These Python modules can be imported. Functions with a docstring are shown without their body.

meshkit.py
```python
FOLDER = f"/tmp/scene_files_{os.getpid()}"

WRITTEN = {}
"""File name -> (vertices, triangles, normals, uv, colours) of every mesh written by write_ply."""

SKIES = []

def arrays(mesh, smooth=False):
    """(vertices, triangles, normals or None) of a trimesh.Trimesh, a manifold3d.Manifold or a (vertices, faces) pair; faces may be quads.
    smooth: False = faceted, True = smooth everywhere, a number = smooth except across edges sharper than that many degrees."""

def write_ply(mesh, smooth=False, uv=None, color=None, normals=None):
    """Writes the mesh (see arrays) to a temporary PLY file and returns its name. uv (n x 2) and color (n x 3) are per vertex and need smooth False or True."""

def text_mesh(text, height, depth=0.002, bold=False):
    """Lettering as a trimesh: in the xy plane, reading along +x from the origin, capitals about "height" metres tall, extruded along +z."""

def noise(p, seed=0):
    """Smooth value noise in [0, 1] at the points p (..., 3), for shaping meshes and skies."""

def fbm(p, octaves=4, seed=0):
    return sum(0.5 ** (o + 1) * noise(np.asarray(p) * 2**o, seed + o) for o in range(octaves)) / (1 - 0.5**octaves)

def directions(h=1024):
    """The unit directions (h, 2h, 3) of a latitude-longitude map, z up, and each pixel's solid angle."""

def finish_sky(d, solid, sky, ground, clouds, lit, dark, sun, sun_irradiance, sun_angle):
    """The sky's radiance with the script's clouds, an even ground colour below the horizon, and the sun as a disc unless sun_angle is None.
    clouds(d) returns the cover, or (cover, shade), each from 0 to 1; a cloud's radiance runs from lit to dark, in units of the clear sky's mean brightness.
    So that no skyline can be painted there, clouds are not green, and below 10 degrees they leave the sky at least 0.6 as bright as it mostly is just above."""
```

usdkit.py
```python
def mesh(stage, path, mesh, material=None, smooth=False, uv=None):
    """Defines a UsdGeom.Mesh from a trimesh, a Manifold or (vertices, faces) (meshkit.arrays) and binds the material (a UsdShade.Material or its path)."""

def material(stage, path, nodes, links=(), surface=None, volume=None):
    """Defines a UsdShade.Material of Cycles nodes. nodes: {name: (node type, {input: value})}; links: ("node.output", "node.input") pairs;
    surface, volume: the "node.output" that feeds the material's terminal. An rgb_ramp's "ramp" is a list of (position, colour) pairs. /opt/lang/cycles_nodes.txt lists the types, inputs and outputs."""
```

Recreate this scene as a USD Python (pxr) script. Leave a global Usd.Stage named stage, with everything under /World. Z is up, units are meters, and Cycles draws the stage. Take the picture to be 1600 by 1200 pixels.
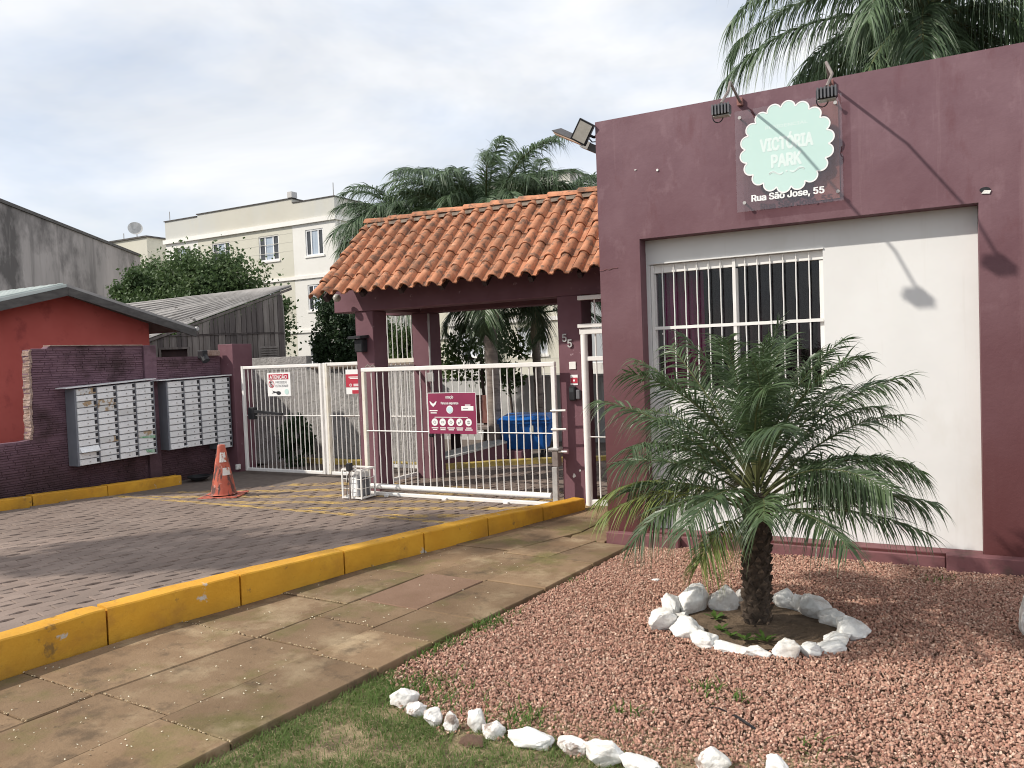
import math, random
import numpy as np, trimesh, usdkit, meshkit
from pxr import Usd, UsdGeom, UsdLux, UsdShade, Gf, Sdf, Vt
from shapely.geometry import Polygon, box as sbox, Point
from shapely import affinity, union_all
rng = np.random.default_rng(7)
random.seed(7)
stage = Usd.Stage.CreateInMemory()
UsdGeom.SetStageUpAxis(stage, 'Z')
UsdGeom.SetStageMetersPerUnit(stage, 1.0)
UsdGeom.Xform.Define(stage, '/World')

# ------------------------------------------------------------------ camera, sky, sun
YAW, PIT, ROL = np.radians([28.1, -2.04, -2.16])
EYE = np.array([0, 0, 1.6])
cy_, sy_ = math.cos(YAW), math.sin(YAW)
fw = np.array([-sy_ * math.cos(PIT), cy_ * math.cos(PIT), math.sin(PIT)])
r0 = np.array([cy_, sy_, 0]); u0 = np.cross(r0, fw)
rt = math.cos(ROL) * r0 + math.sin(ROL) * u0
up = -math.sin(ROL) * r0 + math.cos(ROL) * u0
cam = UsdGeom.Camera.Define(stage, '/World/camera')
cam.AddTransformOp().Set(Gf.Matrix4d(*rt, 0, *up, 0, *(-fw), 0, *EYE, 1))
cam.CreateHorizontalApertureAttr(36.0)
cam.CreateVerticalApertureAttr(27.0)
cam.CreateFocalLengthAttr(36.0 * 1220 / 1600)
cam.CreateClippingRangeAttr((0.05, 5000))
cam.CreateExposureAttr(0.14)

SUN_EL, SUN_AZ = math.radians(40), math.radians(48.5)          # azimuth of the light's travel, from +y to +x
tosun = np.array([-math.sin(SUN_AZ) * math.cos(SUN_EL), -math.cos(SUN_AZ) * math.cos(SUN_EL), math.sin(SUN_EL)])
SKY = 0.1
usdkit.material(stage, '/World/Looks/sky_material', {
    'sky': ('sky_texture', {'sky_type': 'single_scattering', 'sun_disc': False, 'sun_elevation': SUN_EL, 'sun_rotation': math.atan2(tosun[0], tosun[1]), 'aerosol_density': 1.0}),
    'tc': ('texture_coordinate', {}),
    'mp': ('mapping', {'scale': (1.0, 1.0, 2.6)}),
    'n': ('noise_texture', {'scale': 2.3, 'detail': 6, 'roughness': 0.55, 'distortion': 0.4}),
    'n2': ('noise_texture', {'scale': 5.0, 'detail': 5, 'roughness': 0.5}),
    'cover': ('rgb_ramp', {'ramp': [(0.30, (0.62,) * 3), (0.62, (0.97,) * 3)]}),
    'tone': ('rgb_ramp', {'ramp': [(0.34, (8.0, 8.6, 9.6)), (0.60, (9.7, 9.8, 9.95))]}),
    'mix': ('mix_color', {'use_clamp': False}),
    'bg': ('background_shader', {'strength': SKY})},
    [('tc.generated', 'mp.vector'), ('mp.vector', 'n.vector'), ('mp.vector', 'n2.vector'), ('n.fac', 'cover.fac'), ('n2.fac', 'tone.fac'),
     ('cover.color', 'mix.fac'), ('sky.color', 'mix.a'), ('tone.color', 'mix.b'), ('mix.result', 'bg.color')], surface='bg.background')
dome = UsdLux.DomeLight.Define(stage, '/World/sky')
UsdShade.MaterialBindingAPI.Apply(dome.GetPrim()).Bind(UsdShade.Material.Get(stage, '/World/Looks/sky_material'))
sun = UsdLux.DistantLight.Define(stage, '/World/sun')
sun.CreateIntensityAttr(1.10); sun.CreateAngleAttr(1.0); sun.CreateNormalizeAttr(True)
sun.CreateColorAttr(Gf.Vec3f(1.0, 0.94, 0.85))
zx = tosun; xx = np.cross([0, 0, 1.0], zx); xx /= np.linalg.norm(xx); yx = np.cross(zx, xx)
sun.AddTransformOp().Set(Gf.Matrix4d(*xx, 0, *yx, 0, *zx, 0, 0, 0, 30, 1))

# ------------------------------------------------------------------ helpers
used, BASE = {}, {}
def fresh(parent, name):
    k = (parent, name); used[k] = used.get(k, -1) + 1
    return f'{parent}/{name}' if used[k] == 0 else f'{parent}/{name}_{used[k]:03d}'
def tag(prim, label=None, cat=None, group=None, kind=None):
    for k, v in (('label', label), ('category', cat), ('group', group), ('kind', kind)):
        if v: prim.SetCustomDataByKey(k, v)
def thing(name, label, cat, base=(0, 0, 0), group=None, kind=None):
    p = fresh('/World', name); x = UsdGeom.Xform.Define(stage, p)
    x.AddTranslateOp().Set(Gf.Vec3d(*map(float, base))); BASE[p] = np.array(base, float)
    tag(x.GetPrim(), label, cat, group, kind)
    return p
def obj(name, mesh, m, parent=None, smooth=False, label=None, cat=None, group=None, kind=None):
    """one Mesh prim, built in world coordinates; under parent, or top-level with its origin at the mesh's base"""
    top = parent is None
    p = fresh(parent or '/World', name)
    if isinstance(mesh, (list,)): mesh = trimesh.util.concatenate(mesh)
    v, f = (np.asarray(mesh.vertices), np.asarray(mesh.faces)) if hasattr(mesh, 'vertices') else (np.asarray(mesh[0], float), np.asarray(mesh[1]))
    if top:
        lo, hi = v.min(0), v.max(0); b = np.array([(lo[0] + hi[0]) / 2, (lo[1] + hi[1]) / 2, lo[2]])
    else: b = BASE.get(parent, np.zeros(3))
    g = usdkit.mesh(stage, p, (v - b, f), MATS[m], smooth=smooth)
    if top: g.AddTranslateOp().Set(Gf.Vec3d(*map(float, b)))
    BASE[p] = b
    tag(g.GetPrim(), label, cat, group, kind)
    return p
def bx(x0, x1, y0, y1, z0, z1, bev=0.0):
    lo, hi = np.minimum([x0, y0, z0], [x1, y1, z1]).astype(float), np.maximum([x0, y0, z0], [x1, y1, z1]).astype(float)
    if not bev: 
        m = trimesh.creation.box(hi - lo); m.apply_translation((lo + hi) / 2); return m
    bev = min(bev, (hi - lo).min() * 0.45); pts = []
    for s in np.ndindex(2, 2, 2):
        c = np.where(s, hi, lo); d = np.where(s, -bev, bev)
        for k in range(3):
            q = c + d; q[k] = c[k]; pts.append(q)
    return trimesh.convex.convex_hull(np.array(pts))
def hull(pts): return trimesh.convex.convex_hull(np.array(pts, float))
def tube(pts, r, n=8, cap=True):
    pts = np.asarray(pts, float); r = np.broadcast_to(np.asarray(r, float), (len(pts),))
    t = np.gradient(pts, axis=0); t /= np.linalg.norm(t, axis=1, keepdims=True) + 1e-12
    ref = np.array([0, 0, 1.0]) if abs(t[0, 2]) < 0.9 else np.array([1.0, 0, 0])
    a = np.cross(t, ref); a /= np.linalg.norm(a, axis=1, keepdims=True) + 1e-12; b = np.cross(t, a)
    ang = np.arange(n) * 2 * np.pi / n
    v = (pts[:, None] + r[:, None, None] * (np.cos(ang)[None, :, None] * a[:, None] + np.sin(ang)[None, :, None] * b[:, None])).reshape(-1, 3)
    f = []
    for i in range(len(pts) - 1):
        for j in range(n):
            p, q, s, u = i * n + j, i * n + (j + 1) % n, (i + 1) * n + (j + 1) % n, (i + 1) * n + j
            f += [[p, s, q], [p, u, s]]
    if cap:
        k = len(v); v = np.vstack([v, pts[0], pts[-1]])
        for j in range(n):
            f += [[k, j, (j + 1) % n], [k + 1, (len(pts) - 1) * n + (j + 1) % n, (len(pts) - 1) * n + j]]
    return trimesh.Trimesh(v, f, process=False)
def frameT(o, u, v):
    u, v = np.array(u, float), np.array(v, float); M = np.eye(4); M[:3, 0], M[:3, 1], M[:3, 2], M[:3, 3] = u, v, np.cross(u, v), o
    return M
def slab(poly, t, o, u=(1, 0, 0), v=(0, 0, 1)):
    """a 2-D outline (holes allowed) laid in the plane o + a*u + b*v, t thick towards u x v"""
    parts = [trimesh.creation.extrude_polygon(g, t, engine='earcut') for g in getattr(poly, 'geoms', [poly])]
    m = trimesh.util.concatenate(parts); m.apply_transform(frameT(o, u, v)); return m
def text(s, w, h, o, u=(1, 0, 0), v=(0, 0, 1), bold=False, d=0.002, slant=0):
    """lettering centred on o, w wide and h high"""
    m = meshkit.text_mesh(s, h, d, bold); b = m.bounds
    m.apply_translation([-(b[0, 0] + b[1, 0]) / 2, -h / 2, 0])
    m.apply_scale([w / (b[1, 0] - b[0, 0]), 1, 1])
    m.apply_transform(frameT(o, u, v)); return m
def disc(r, n=24): return Polygon([(r * math.cos(a), r * math.sin(a)) for a in np.linspace(0, 2 * np.pi, n, endpoint=False)])
def rnd(a, b): return float(rng.uniform(a, b))

# ------------------------------------------------------------------ materials
MATS = {}
def M(name, c1, c2=None, scale=4, rough=0.8, bump=0.0, bscale=60, bdist=0.004, vary=0.0, layers=(), stretch=(1, 1, 1), spec=0.3, zfade=None, metal=0, detail=5, island=None, trans=0.0, lo=.32, hi=.68, coords=None):
    c2 = c2 or c1
    N = {'geo': ('geometry', {}), 'mp': ('mapping', {'scale': stretch}), 'n': ('noise_texture', {'scale': scale, 'detail': detail, 'roughness': 0.6}),
         'r': ('rgb_ramp', {'ramp': [(lo, c1), (hi, c2)]}), 'p': ('principled_bsdf', {'roughness': rough, 'specular_ior_level': spec, 'metallic': metal})}
    L = [('geo.position', 'mp.vector'), ('mp.vector', 'n.vector'), ('n.fac', 'r.fac')]
    col = 'r.color'
    if island:
        N['isl'] = ('rgb_ramp', {'ramp': island}); L.append(('geo.random_per_island', 'isl.fac'))
        N['im'] = ('mix_color', {'blend_type': 'multiply', 'fac': 1.0}); L += [(col, 'im.a'), ('isl.color', 'im.b')]; col = 'im.result'
    for i, l in enumerate(layers):
        c, s, a, b = l[:4]; st = l[4] if len(l) > 4 else (1, 1, 1); fac = l[5] if len(l) > 5 else 1.0
        N[f'lm{i}'] = ('mapping', {'scale': st, 'location': (3.1 * i + 1.7, 5.3 * i, 2.2 * i)})
        N[f'ln{i}'] = ('noise_texture', {'scale': s, 'detail': 6, 'roughness': 0.65})
        N[f'lr{i}'] = ('map_range', {'from_min': a, 'from_max': b, 'to_min': 0, 'to_max': fac, 'clamp': True})
        N[f'lx{i}'] = ('mix_color', {'b': c})
        L += [('geo.position', f'lm{i}.vector'), (f'lm{i}.vector', f'ln{i}.vector'), (f'ln{i}.fac', f'lr{i}.value'), (f'lr{i}.result', f'lx{i}.fac'), (col, f'lx{i}.a')]
        col = f'lx{i}.result'
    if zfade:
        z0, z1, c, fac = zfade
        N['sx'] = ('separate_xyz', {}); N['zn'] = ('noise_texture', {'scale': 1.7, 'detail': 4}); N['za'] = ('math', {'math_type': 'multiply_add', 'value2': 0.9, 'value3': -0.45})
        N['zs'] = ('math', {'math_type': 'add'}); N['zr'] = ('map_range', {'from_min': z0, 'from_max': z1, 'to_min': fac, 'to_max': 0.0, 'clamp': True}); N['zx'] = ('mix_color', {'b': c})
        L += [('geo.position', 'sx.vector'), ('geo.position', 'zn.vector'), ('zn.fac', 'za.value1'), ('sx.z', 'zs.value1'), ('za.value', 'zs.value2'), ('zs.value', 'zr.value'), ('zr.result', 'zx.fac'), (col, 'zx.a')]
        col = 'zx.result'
    if vary:
        N['oi'] = ('object_info', {}); N['ov'] = ('map_range', {'to_min': 1 - vary, 'to_max': 1 + vary}); N['hs'] = ('hsv', {})
        L += [('oi.random', 'ov.value'), ('ov.result', 'hs.value'), (col, 'hs.color')]; col = 'hs.color'
    L.append((col, 'p.base_color'))
    if bump:
        N['bn'] = ('noise_texture', {'scale': bscale, 'detail': 6, 'roughness': 0.65}); N['b'] = ('bump', {'strength': bump, 'distance': bdist})
        L += [('mp.vector', 'bn.vector'), ('bn.fac', 'b.height'), ('b.normal', 'p.normal')]
    out = 'p.BSDF'
    if trans:
        N['tb'] = ('translucent_bsdf', {}); N['tm'] = ('mix_closure', {'fac': trans}); L += [(col, 'tb.color'), ('p.BSDF', 'tm.closure1'), ('tb.BSDF', 'tm.closure2')]; out = 'tm.closure'
    MATS[name] = usdkit.material(stage, f'/World/Looks/{name}', N, L, surface=out)
def pane(name, tint, ior=1.5, rough=0.0):
    MATS[name] = usdkit.material(stage, f'/World/Looks/{name}', {'t': ('transparent_bsdf', {'color': tint}), 'g': ('glossy_bsdf', {'roughness': rough, 'color': (.9, .9, .9)}), 'lw': ('layer_weight', {'blend': .5}), 'pw': ('math', {'math_type': 'power', 'value2': 5.0}), 'f': ('math', {'math_type': 'multiply_add', 'value2': .9, 'value3': ((ior - 1) / (ior + 1)) ** 2}), 'm': ('mix_closure', {})},
                                 [('lw.facing', 'pw.value1'), ('pw.value', 'f.value1'), ('f.value', 'm.fac'), ('t.BSDF', 'm.closure1'), ('g.BSDF', 'm.closure2')], surface='m.closure')
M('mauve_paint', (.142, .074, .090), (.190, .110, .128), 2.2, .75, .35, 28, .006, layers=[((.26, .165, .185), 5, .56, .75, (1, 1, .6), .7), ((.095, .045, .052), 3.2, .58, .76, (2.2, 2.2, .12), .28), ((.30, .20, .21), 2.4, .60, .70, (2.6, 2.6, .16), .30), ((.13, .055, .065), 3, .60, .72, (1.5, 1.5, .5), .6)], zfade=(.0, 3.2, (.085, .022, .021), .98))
M('gate_paint', (.135, .060, .075), (.175, .086, .103), 2.5, .72, .3, 30, .005, layers=[((.33, .22, .24), 9, .66, .72), ((.12, .05, .06), 4, .58, .75, (1, 1, .5), .7)])
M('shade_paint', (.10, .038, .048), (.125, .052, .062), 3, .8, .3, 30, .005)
M('plinth_paint', (.150, .062, .066), (.19, .085, .09), 4, .8, .4, 40, .006, layers=[((.09, .06, .05), 6, .55, .7)])
M('white_paint', (.655, .65, .635), (.71, .705, .69), 1.6, .7, .12, 30, .004, layers=[((.58, .555, .51), 2.5, .56, .80, (1, 1, .4), .6), ((.52, .49, .45), 3.0, .60, .76, (2.5, 2.5, .12), .35)])
M('white_metal', (.72, .70, .67), (.80, .78, .75), 6, .42, .1, 90, .001, layers=[((.50, .40, .30), 14, .66, .78, (1, 1, 1), .6)])
M('old_white_metal', (.66, .61, .50), (.76, .73, .66), 8, .5, .1, 90, .001, layers=[((.34, .22, .13), 16, .64, .74)])
M('galvanized', (.36, .35, .34), (.48, .47, .46), 10, .5, .1, 80, .001, metal=.3)
M('brown_metal', (.16, .13, .12), (.24, .20, .18), 10, .6)
M('black_plastic', (.012, .012, .014), (.025, .025, .028), 10, .45)
M('grey_plastic', (.10, .10, .11), (.15, .15, .16), 9, .5)
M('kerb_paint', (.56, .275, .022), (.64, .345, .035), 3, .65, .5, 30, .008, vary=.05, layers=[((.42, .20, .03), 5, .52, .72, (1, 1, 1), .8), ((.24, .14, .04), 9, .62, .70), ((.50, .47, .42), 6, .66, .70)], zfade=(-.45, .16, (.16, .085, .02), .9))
M('slab_concrete', (.158, .100, .056), (.230, .155, .092), 2.6, .9, .6, 55, .006, vary=.17, layers=[((.115, .105, .032), 1.5, .50, .64, (1, 1, 1), .75), ((.33, .25, .155), 2.4, .53, .70, (1, 1, 1), .8), ((.075, .052, .032), 4.2, .54, .68, (1, 1, 1), .7), ((.07, .05, .03), 22, .62, .72, (1, 1, 1), .7)])
M('red_slab', (.165, .098, .062), (.215, .135, .092), 3, .9, .5, 55, .006, layers=[((.16, .10, .06), 5, .55, .7)])
M('soil', (.10, .070, .045), (.19, .135, .09), 9, .95, .9, 40, .02)
M('dirt_bed', (.11, .065, .045), (.17, .105, .075), 12, .95, .9, 60, .02)
for i, (a, b) in enumerate((((.38, .215, .158), (.47, .295, .22)), ((.29, .150, .110), (.39, .215, .158)), ((.48, .325, .245), (.58, .42, .33)))):
    M(f'pebble_{i}', a, b, 40, .9, .3, 160, .002, vary=.22)
M('stone_white', (.66, .65, .62), (.80, .79, .76), 9, .85, .6, 35, .01, layers=[((.40, .35, .30), 8, .50, .66, (1, 1, 1), .7)])
M('stone_worn', (.58, .55, .51), (.78, .76, .73), 12, .85, .7, 40, .012, layers=[((.22, .16, .13), 10, .50, .58, (1, 1, 1), .9)])
M('roof_tile', (.36, .145, .075), (.47, .215, .120), 7, .85, .4, 70, .003, vary=.16, layers=[((.60, .34, .22), 8, .58, .72, (1, 1, 1), .6), ((.095, .070, .055), 11, .51, .60, (1, 1, 1), .75), ((.20, .11, .07), 5, .50, .66, (1, 1, 1), .6)])
M('mortar', (.13, .10, .08), (.24, .19, .15), 14, .95, .8, 40, .01)
M('dark_wood', (.030, .018, .018), (.055, .032, .030), 8, .8)
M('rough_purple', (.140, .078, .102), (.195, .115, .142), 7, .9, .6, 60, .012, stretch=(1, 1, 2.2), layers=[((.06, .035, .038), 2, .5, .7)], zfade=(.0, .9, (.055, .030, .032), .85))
M('raw_edge', (.26, .17, .13), (.42, .32, .28), 14, .95, 1.0, 30, .02)
M('mail_metal', (.70, .71, .715), (.78, .785, .79), 5, .45, vary=.05, layers=[((.44, .43, .40), 7, .58, .8, (1, 1, 1), .6)])
M('mail_stain', (.56, .565, .56), (.62, .62, .61), 5, .5, layers=[((.36, .26, .16), 9, .50, .56)])
M('mail_side', (.15, .16, .185), (.19, .20, .225), 4, .5)
M('mail_gap', (.03, .03, .034))
M('paper', (.74, .75, .76), (.84, .85, .86), 20, .7)
M('green_flyer', (.10, .36, .17), (.50, .60, .52), 30, .6)
M('orange_cone', (.40, .085, .050), (.52, .145, .095), 6, .6, .2, 40, .004, layers=[((.10, .055, .05), 7, .515, .58, (1.6, 1.6, .5)), ((.60, .36, .30), 12, .60, .72)])
M('worn_white', (.62, .58, .54), (.75, .72, .68), 9, .6, layers=[((.45, .15, .09), 14, .56, .62)])
M('sign_white', (.78, .78, .77), (.80, .80, .79), 3, .5)
M('sign_red', (.42, .030, .055), (.46, .045, .07), 3, .45)
M('sign_wine', (.22, .030, .075), (.26, .038, .09), 3, .4)
M('sign_ink', (.03, .03, .035))
M('sign_grey_ink', (.30, .30, .31))
M('mint', (.49, .665, .625), (.52, .69, .65), 2, .45)
M('pale_mint', (.66, .75, .73))
M('pale_blue', (.50, .68, .72))
M('rust_board', (.20, .085, .075), (.30, .16, .14), 3, .8, layers=[((.16, .06, .03), 4, .5, .7, (2, 2, .5))])
pane('acrylic', (.92, .86, .86), 1.7)
pane('window_glass', (.70, .70, .72), 1.4)
M('curtain_magenta', (.45, .012, .17), (.60, .03, .27), 3, .9, vary=.1)
M('curtain_dark', (.022, .006, .013), (.04, .010, .022), 3, .9)
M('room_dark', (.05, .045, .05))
M('house_red', (.43, .088, .072), (.50, .115, .095), 1.5, .85, .25, 30, .005, layers=[((.20, .04, .04), 2.5, .55, .8)])
M('fascia_grey', (.055, .050, .048), (.105, .098, .092), 5, .8, .4, 50, .004, stretch=(1, 1, 3))
M('fibre_roof', (.24, .228, .22), (.35, .335, .325), 3, .9, .3, 40, .004, layers=[((.16, .15, .14), 5, .55, .75)])
M('pale_roof', (.38, .42, .40), (.50, .54, .52), 3, .85)
for i, (a, b) in enumerate((((.115, .098, .088), (.19, .165, .150)), ((.15, .128, .115), (.24, .215, .195)), ((.085, .072, .068), (.14, .12, .112)))):
    M(f'plank_{i}', a, b, 5, .9, .5, 60, .004, stretch=(3, 3, .25), layers=[((.06, .052, .05), 3, .5, .7, (2, 2, .2), .8)])
M('big_concrete', (.25, .23, .22), (.38, .345, .33), .55, .95, .4, 8, .02, detail=8, stretch=(1, 1, .45), layers=[((.075, .068, .066), .30, .47, .60, (1, 1, .8), .9), ((.40, .36, .34), 1.0, .58, .72, (1, 1, .12), .6), ((.12, .11, .105), 1.2, .55, .7, (1, 1, .10), .7)])
M('cream_wall', (.66, .645, .605), (.71, .695, .66), .5, .85, layers=[((.56, .52, .44), .7, .55, .8, (1, 1, .2), .5)])
M('olive_wall', (.52, .50, .42), (.575, .555, .475), .5, .85, layers=[((.48, .47, .42), .5, .55, .75, (1, 1, .3), .5)])
M('parapet_wall', (.49, .47, .405), (.54, .52, .455), .4, .85, layers=[((.48, .49, .48), .25, .48, .60, (1, 1, .2), .6)])
M('trim_white', (.72, .70, .66), (.78, .76, .73), 1, .8)
M('window_frame_white', (.72, .72, .72), (.78, .78, .78), 2, .5)
M('curtain_blue', (.30, .36, .44), (.44, .50, .56), 3, .8, stretch=(8, 8, .3))
M('curtain_white', (.60, .64, .70), (.74, .76, .80), 3, .8, stretch=(8, 8, .2))
M('dark_pane', (.035, .038, .045), (.05, .055, .06), 2, .15, spec=.6)
M('rough_wall', (.250, .240, .230), (.36, .345, .33), 5, .95, 1.0, 22, .03, layers=[((.15, .145, .14), 1.6, .52, .7, (1, 1, .5), .8), ((.09, .09, .07), 3, .58, .7, (1, 1, .3), .7)])
M('plain_wall', (.42, .42, .41), (.52, .515, .50), 2, .95, .5, 14, .01, layers=[((.20, .20, .19), 1.5, .52, .7, (1, 1, .25), .8)])
M('bin_blue', (.012, .095, .36), (.022, .14, .46), 4, .4, layers=[((.03, .06, .14), 5, .58, .75)])
M('bin_label', (.62, .62, .50))
M('leaf_tree', (.095, .165, .060), (.185, .275, .105), 1.4, .6, island=[(0, (.6, .6, .6)), (.7, (1, 1, 1)), (1, (1.5, 1.35, 1.0))], trans=.28, spec=.4)
M('leaf_dark', (.032, .068, .028), (.068, .125, .045), 1.6, .55, island=[(0, (.6, .6, .6)), (.8, (1, 1, 1)), (1, (1.5, 1.5, 1.4))], trans=.2, spec=.5)
M('leaf_bush', (.055, .110, .022), (.125, .190, .045), 2, .5, island=[(0, (.6, .6, .6)), (.8, (1, 1, 1)), (1, (1.6, 1.5, 1.2))], trans=.3, spec=.5)
M('palm_leaf', (.062, .100, .042), (.130, .185, .070), 3, .42, island=[(0, (.65, .7, .75)), (.75, (1, 1, 1)), (1, (1.7, 1.55, 1.1))], trans=.22, spec=.5)
M('queen_leaf', (.11, .165, .085), (.20, .275, .14), 2, .42, island=[(0, (.6, .65, .65)), (.75, (1, 1, 1)), (1, (1.7, 1.6, 1.3))], trans=.25, spec=.5)
M('old_leaf', (.13, .17, .045), (.21, .25, .07), 6, .5, trans=.25)
M('palm_rib', (.065, .080, .028), (.12, .125, .05), 8, .6)
M('palm_trunk', (.030, .022, .017), (.085, .062, .046), 30, .95, .9, 60, .01)
M('trunk_boot', (.045, .032, .024), (.12, .088, .064), 25, .95, .8, 60, .008, vary=.3)
M('queen_trunk', (.20, .165, .145), (.34, .285, .25), 3, .9, .5, 30, .006, stretch=(1, 1, 6), layers=[((.10, .08, .07), 4, .55, .68, (1, 1, 5), .8)])
M('crownshaft', (.22, .20, .12), (.36, .30, .21), 4, .8, .4, 40, .004, stretch=(3, 3, .5))
M('bark', (.07, .05, .04), (.14, .11, .09), 6, .95, .8, 30, .01)
M('grass', (.17, .205, .060), (.25, .28, .090), 3.5, .7, island=[(0, (.55, .7, .6)), (.45, (1, 1, 1)), (.62, (1.2, 1.1, .9)), (.66, (2.3, 1.55, 2.1)), (1, (2.7, 1.9, 2.6))], trans=.3)
M('weed', (.08, .16, .028), (.15, .25, .05), 8, .6, island=[(0, (.7, .7, .7)), (1, (1.3, 1.3, 1.1))], trans=.3)
M('straw', (.34, .255, .15), (.46, .36, .23), 20, .8)
M('petal', (.58, .52, .38), (.72, .66, .52), 30, .8)
M('rail_grey', (.30, .29, .28), (.40, .39, .37), 6, .6, .2, 60, .002)
M('ground_far', (.10, .09, .07), (.15, .14, .11), .6, .95)
M('asphalt', (.045, .045, .047), (.06, .06, .062), 3, .9, .5, 80, .005)
M('joint_dark', (.026, .019, .013), (.05, .036, .025), 14, .95)
M('thatch', (.20, .150, .085), (.31, .24, .145), 14, .95, .9, 60, .01, layers=[((.10, .07, .045), 6, .5, .65)])
M('joint_sand', (.115, .092, .080), (.16, .13, .112), 14, .95)
M('kerb_far', (.50, .36, .09), (.55, .42, .14), 4, .8, layers=[((.25, .2, .1), 4, .5, .7)])
M('lamp_lens', (.36, .34, .30), (.44, .42, .38), 30, .3)
M('led_strip', (.62, .45, .33), (.70, .52, .40), 10, .4)

# pavers carry faded yellow hatching painted on the entrance
Y1, Y2 = 6.28, 8.4
nd = np.array([math.cos(math.radians(68)), -math.sin(math.radians(68))])            # across the hatch lines
N = {'geo': ('geometry', {}), 'sp': ('separate_xyz', {}), 'n': ('noise_texture', {'scale': 2.0, 'detail': 6, 'roughness': .6}), 'r': ('rgb_ramp', {'ramp': [(.3, (.190, .142, .118)), (.7, (.265, .205, .172))]}),
     'oi': ('object_info', {}), 'ov': ('map_range', {'to_min': .86, 'to_max': 1.12}), 'hs': ('hsv', {}),
     'ax': ('math', {'math_type': 'multiply', 'value2': nd[0]}), 'ay': ('math', {'math_type': 'multiply_add', 'value2': nd[1]}), 'ad': ('math', {'math_type': 'divide', 'value2': .46}), 'fr': ('math', {'math_type': 'fraction'}),
     'lt': ('math', {'math_type': 'less_than', 'value2': .40}), 'in1': ('math', {'math_type': 'greater_than', 'value2': Y1 + .12}), 'm1': ('math', {'math_type': 'multiply'}), 'in2': ('math', {'math_type': 'less_than', 'value2': 8.3}), 'm2': ('math', {'math_type': 'multiply'}),
     'bd': ('math', {'math_type': 'compare', 'value2': Y1, 'value3': .055}), 'arc': ('math', {'math_type': 'compare', 'value2': 8.75, 'value3': .05}), 'un': ('math', {'math_type': 'maximum'}),
     'wn': ('noise_texture', {'scale': 5.5, 'detail': 6, 'roughness': .7}), 'wr': ('map_range', {'from_min': .40, 'from_max': .62, 'to_min': .05, 'to_max': .80, 'clamp': True}), 'mm': ('math', {'math_type': 'multiply'}),
     'mx': ('mix_color', {'b': (.50, .33, .085)}), 'dn': ('noise_texture', {'scale': .9, 'detail': 5}), 'dr': ('map_range', {'from_min': .5, 'from_max': .72, 'to_min': 0, 'to_max': .3, 'clamp': True}), 'dx': ('mix_color', {'b': (.085, .072, .066)}),
     'bn': ('noise_texture', {'scale': 70, 'detail': 5}), 'b': ('bump', {'strength': .5, 'distance': .004}), 'p': ('principled_bsdf', {'roughness': .88, 'specular_ior_level': .3})}
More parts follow.
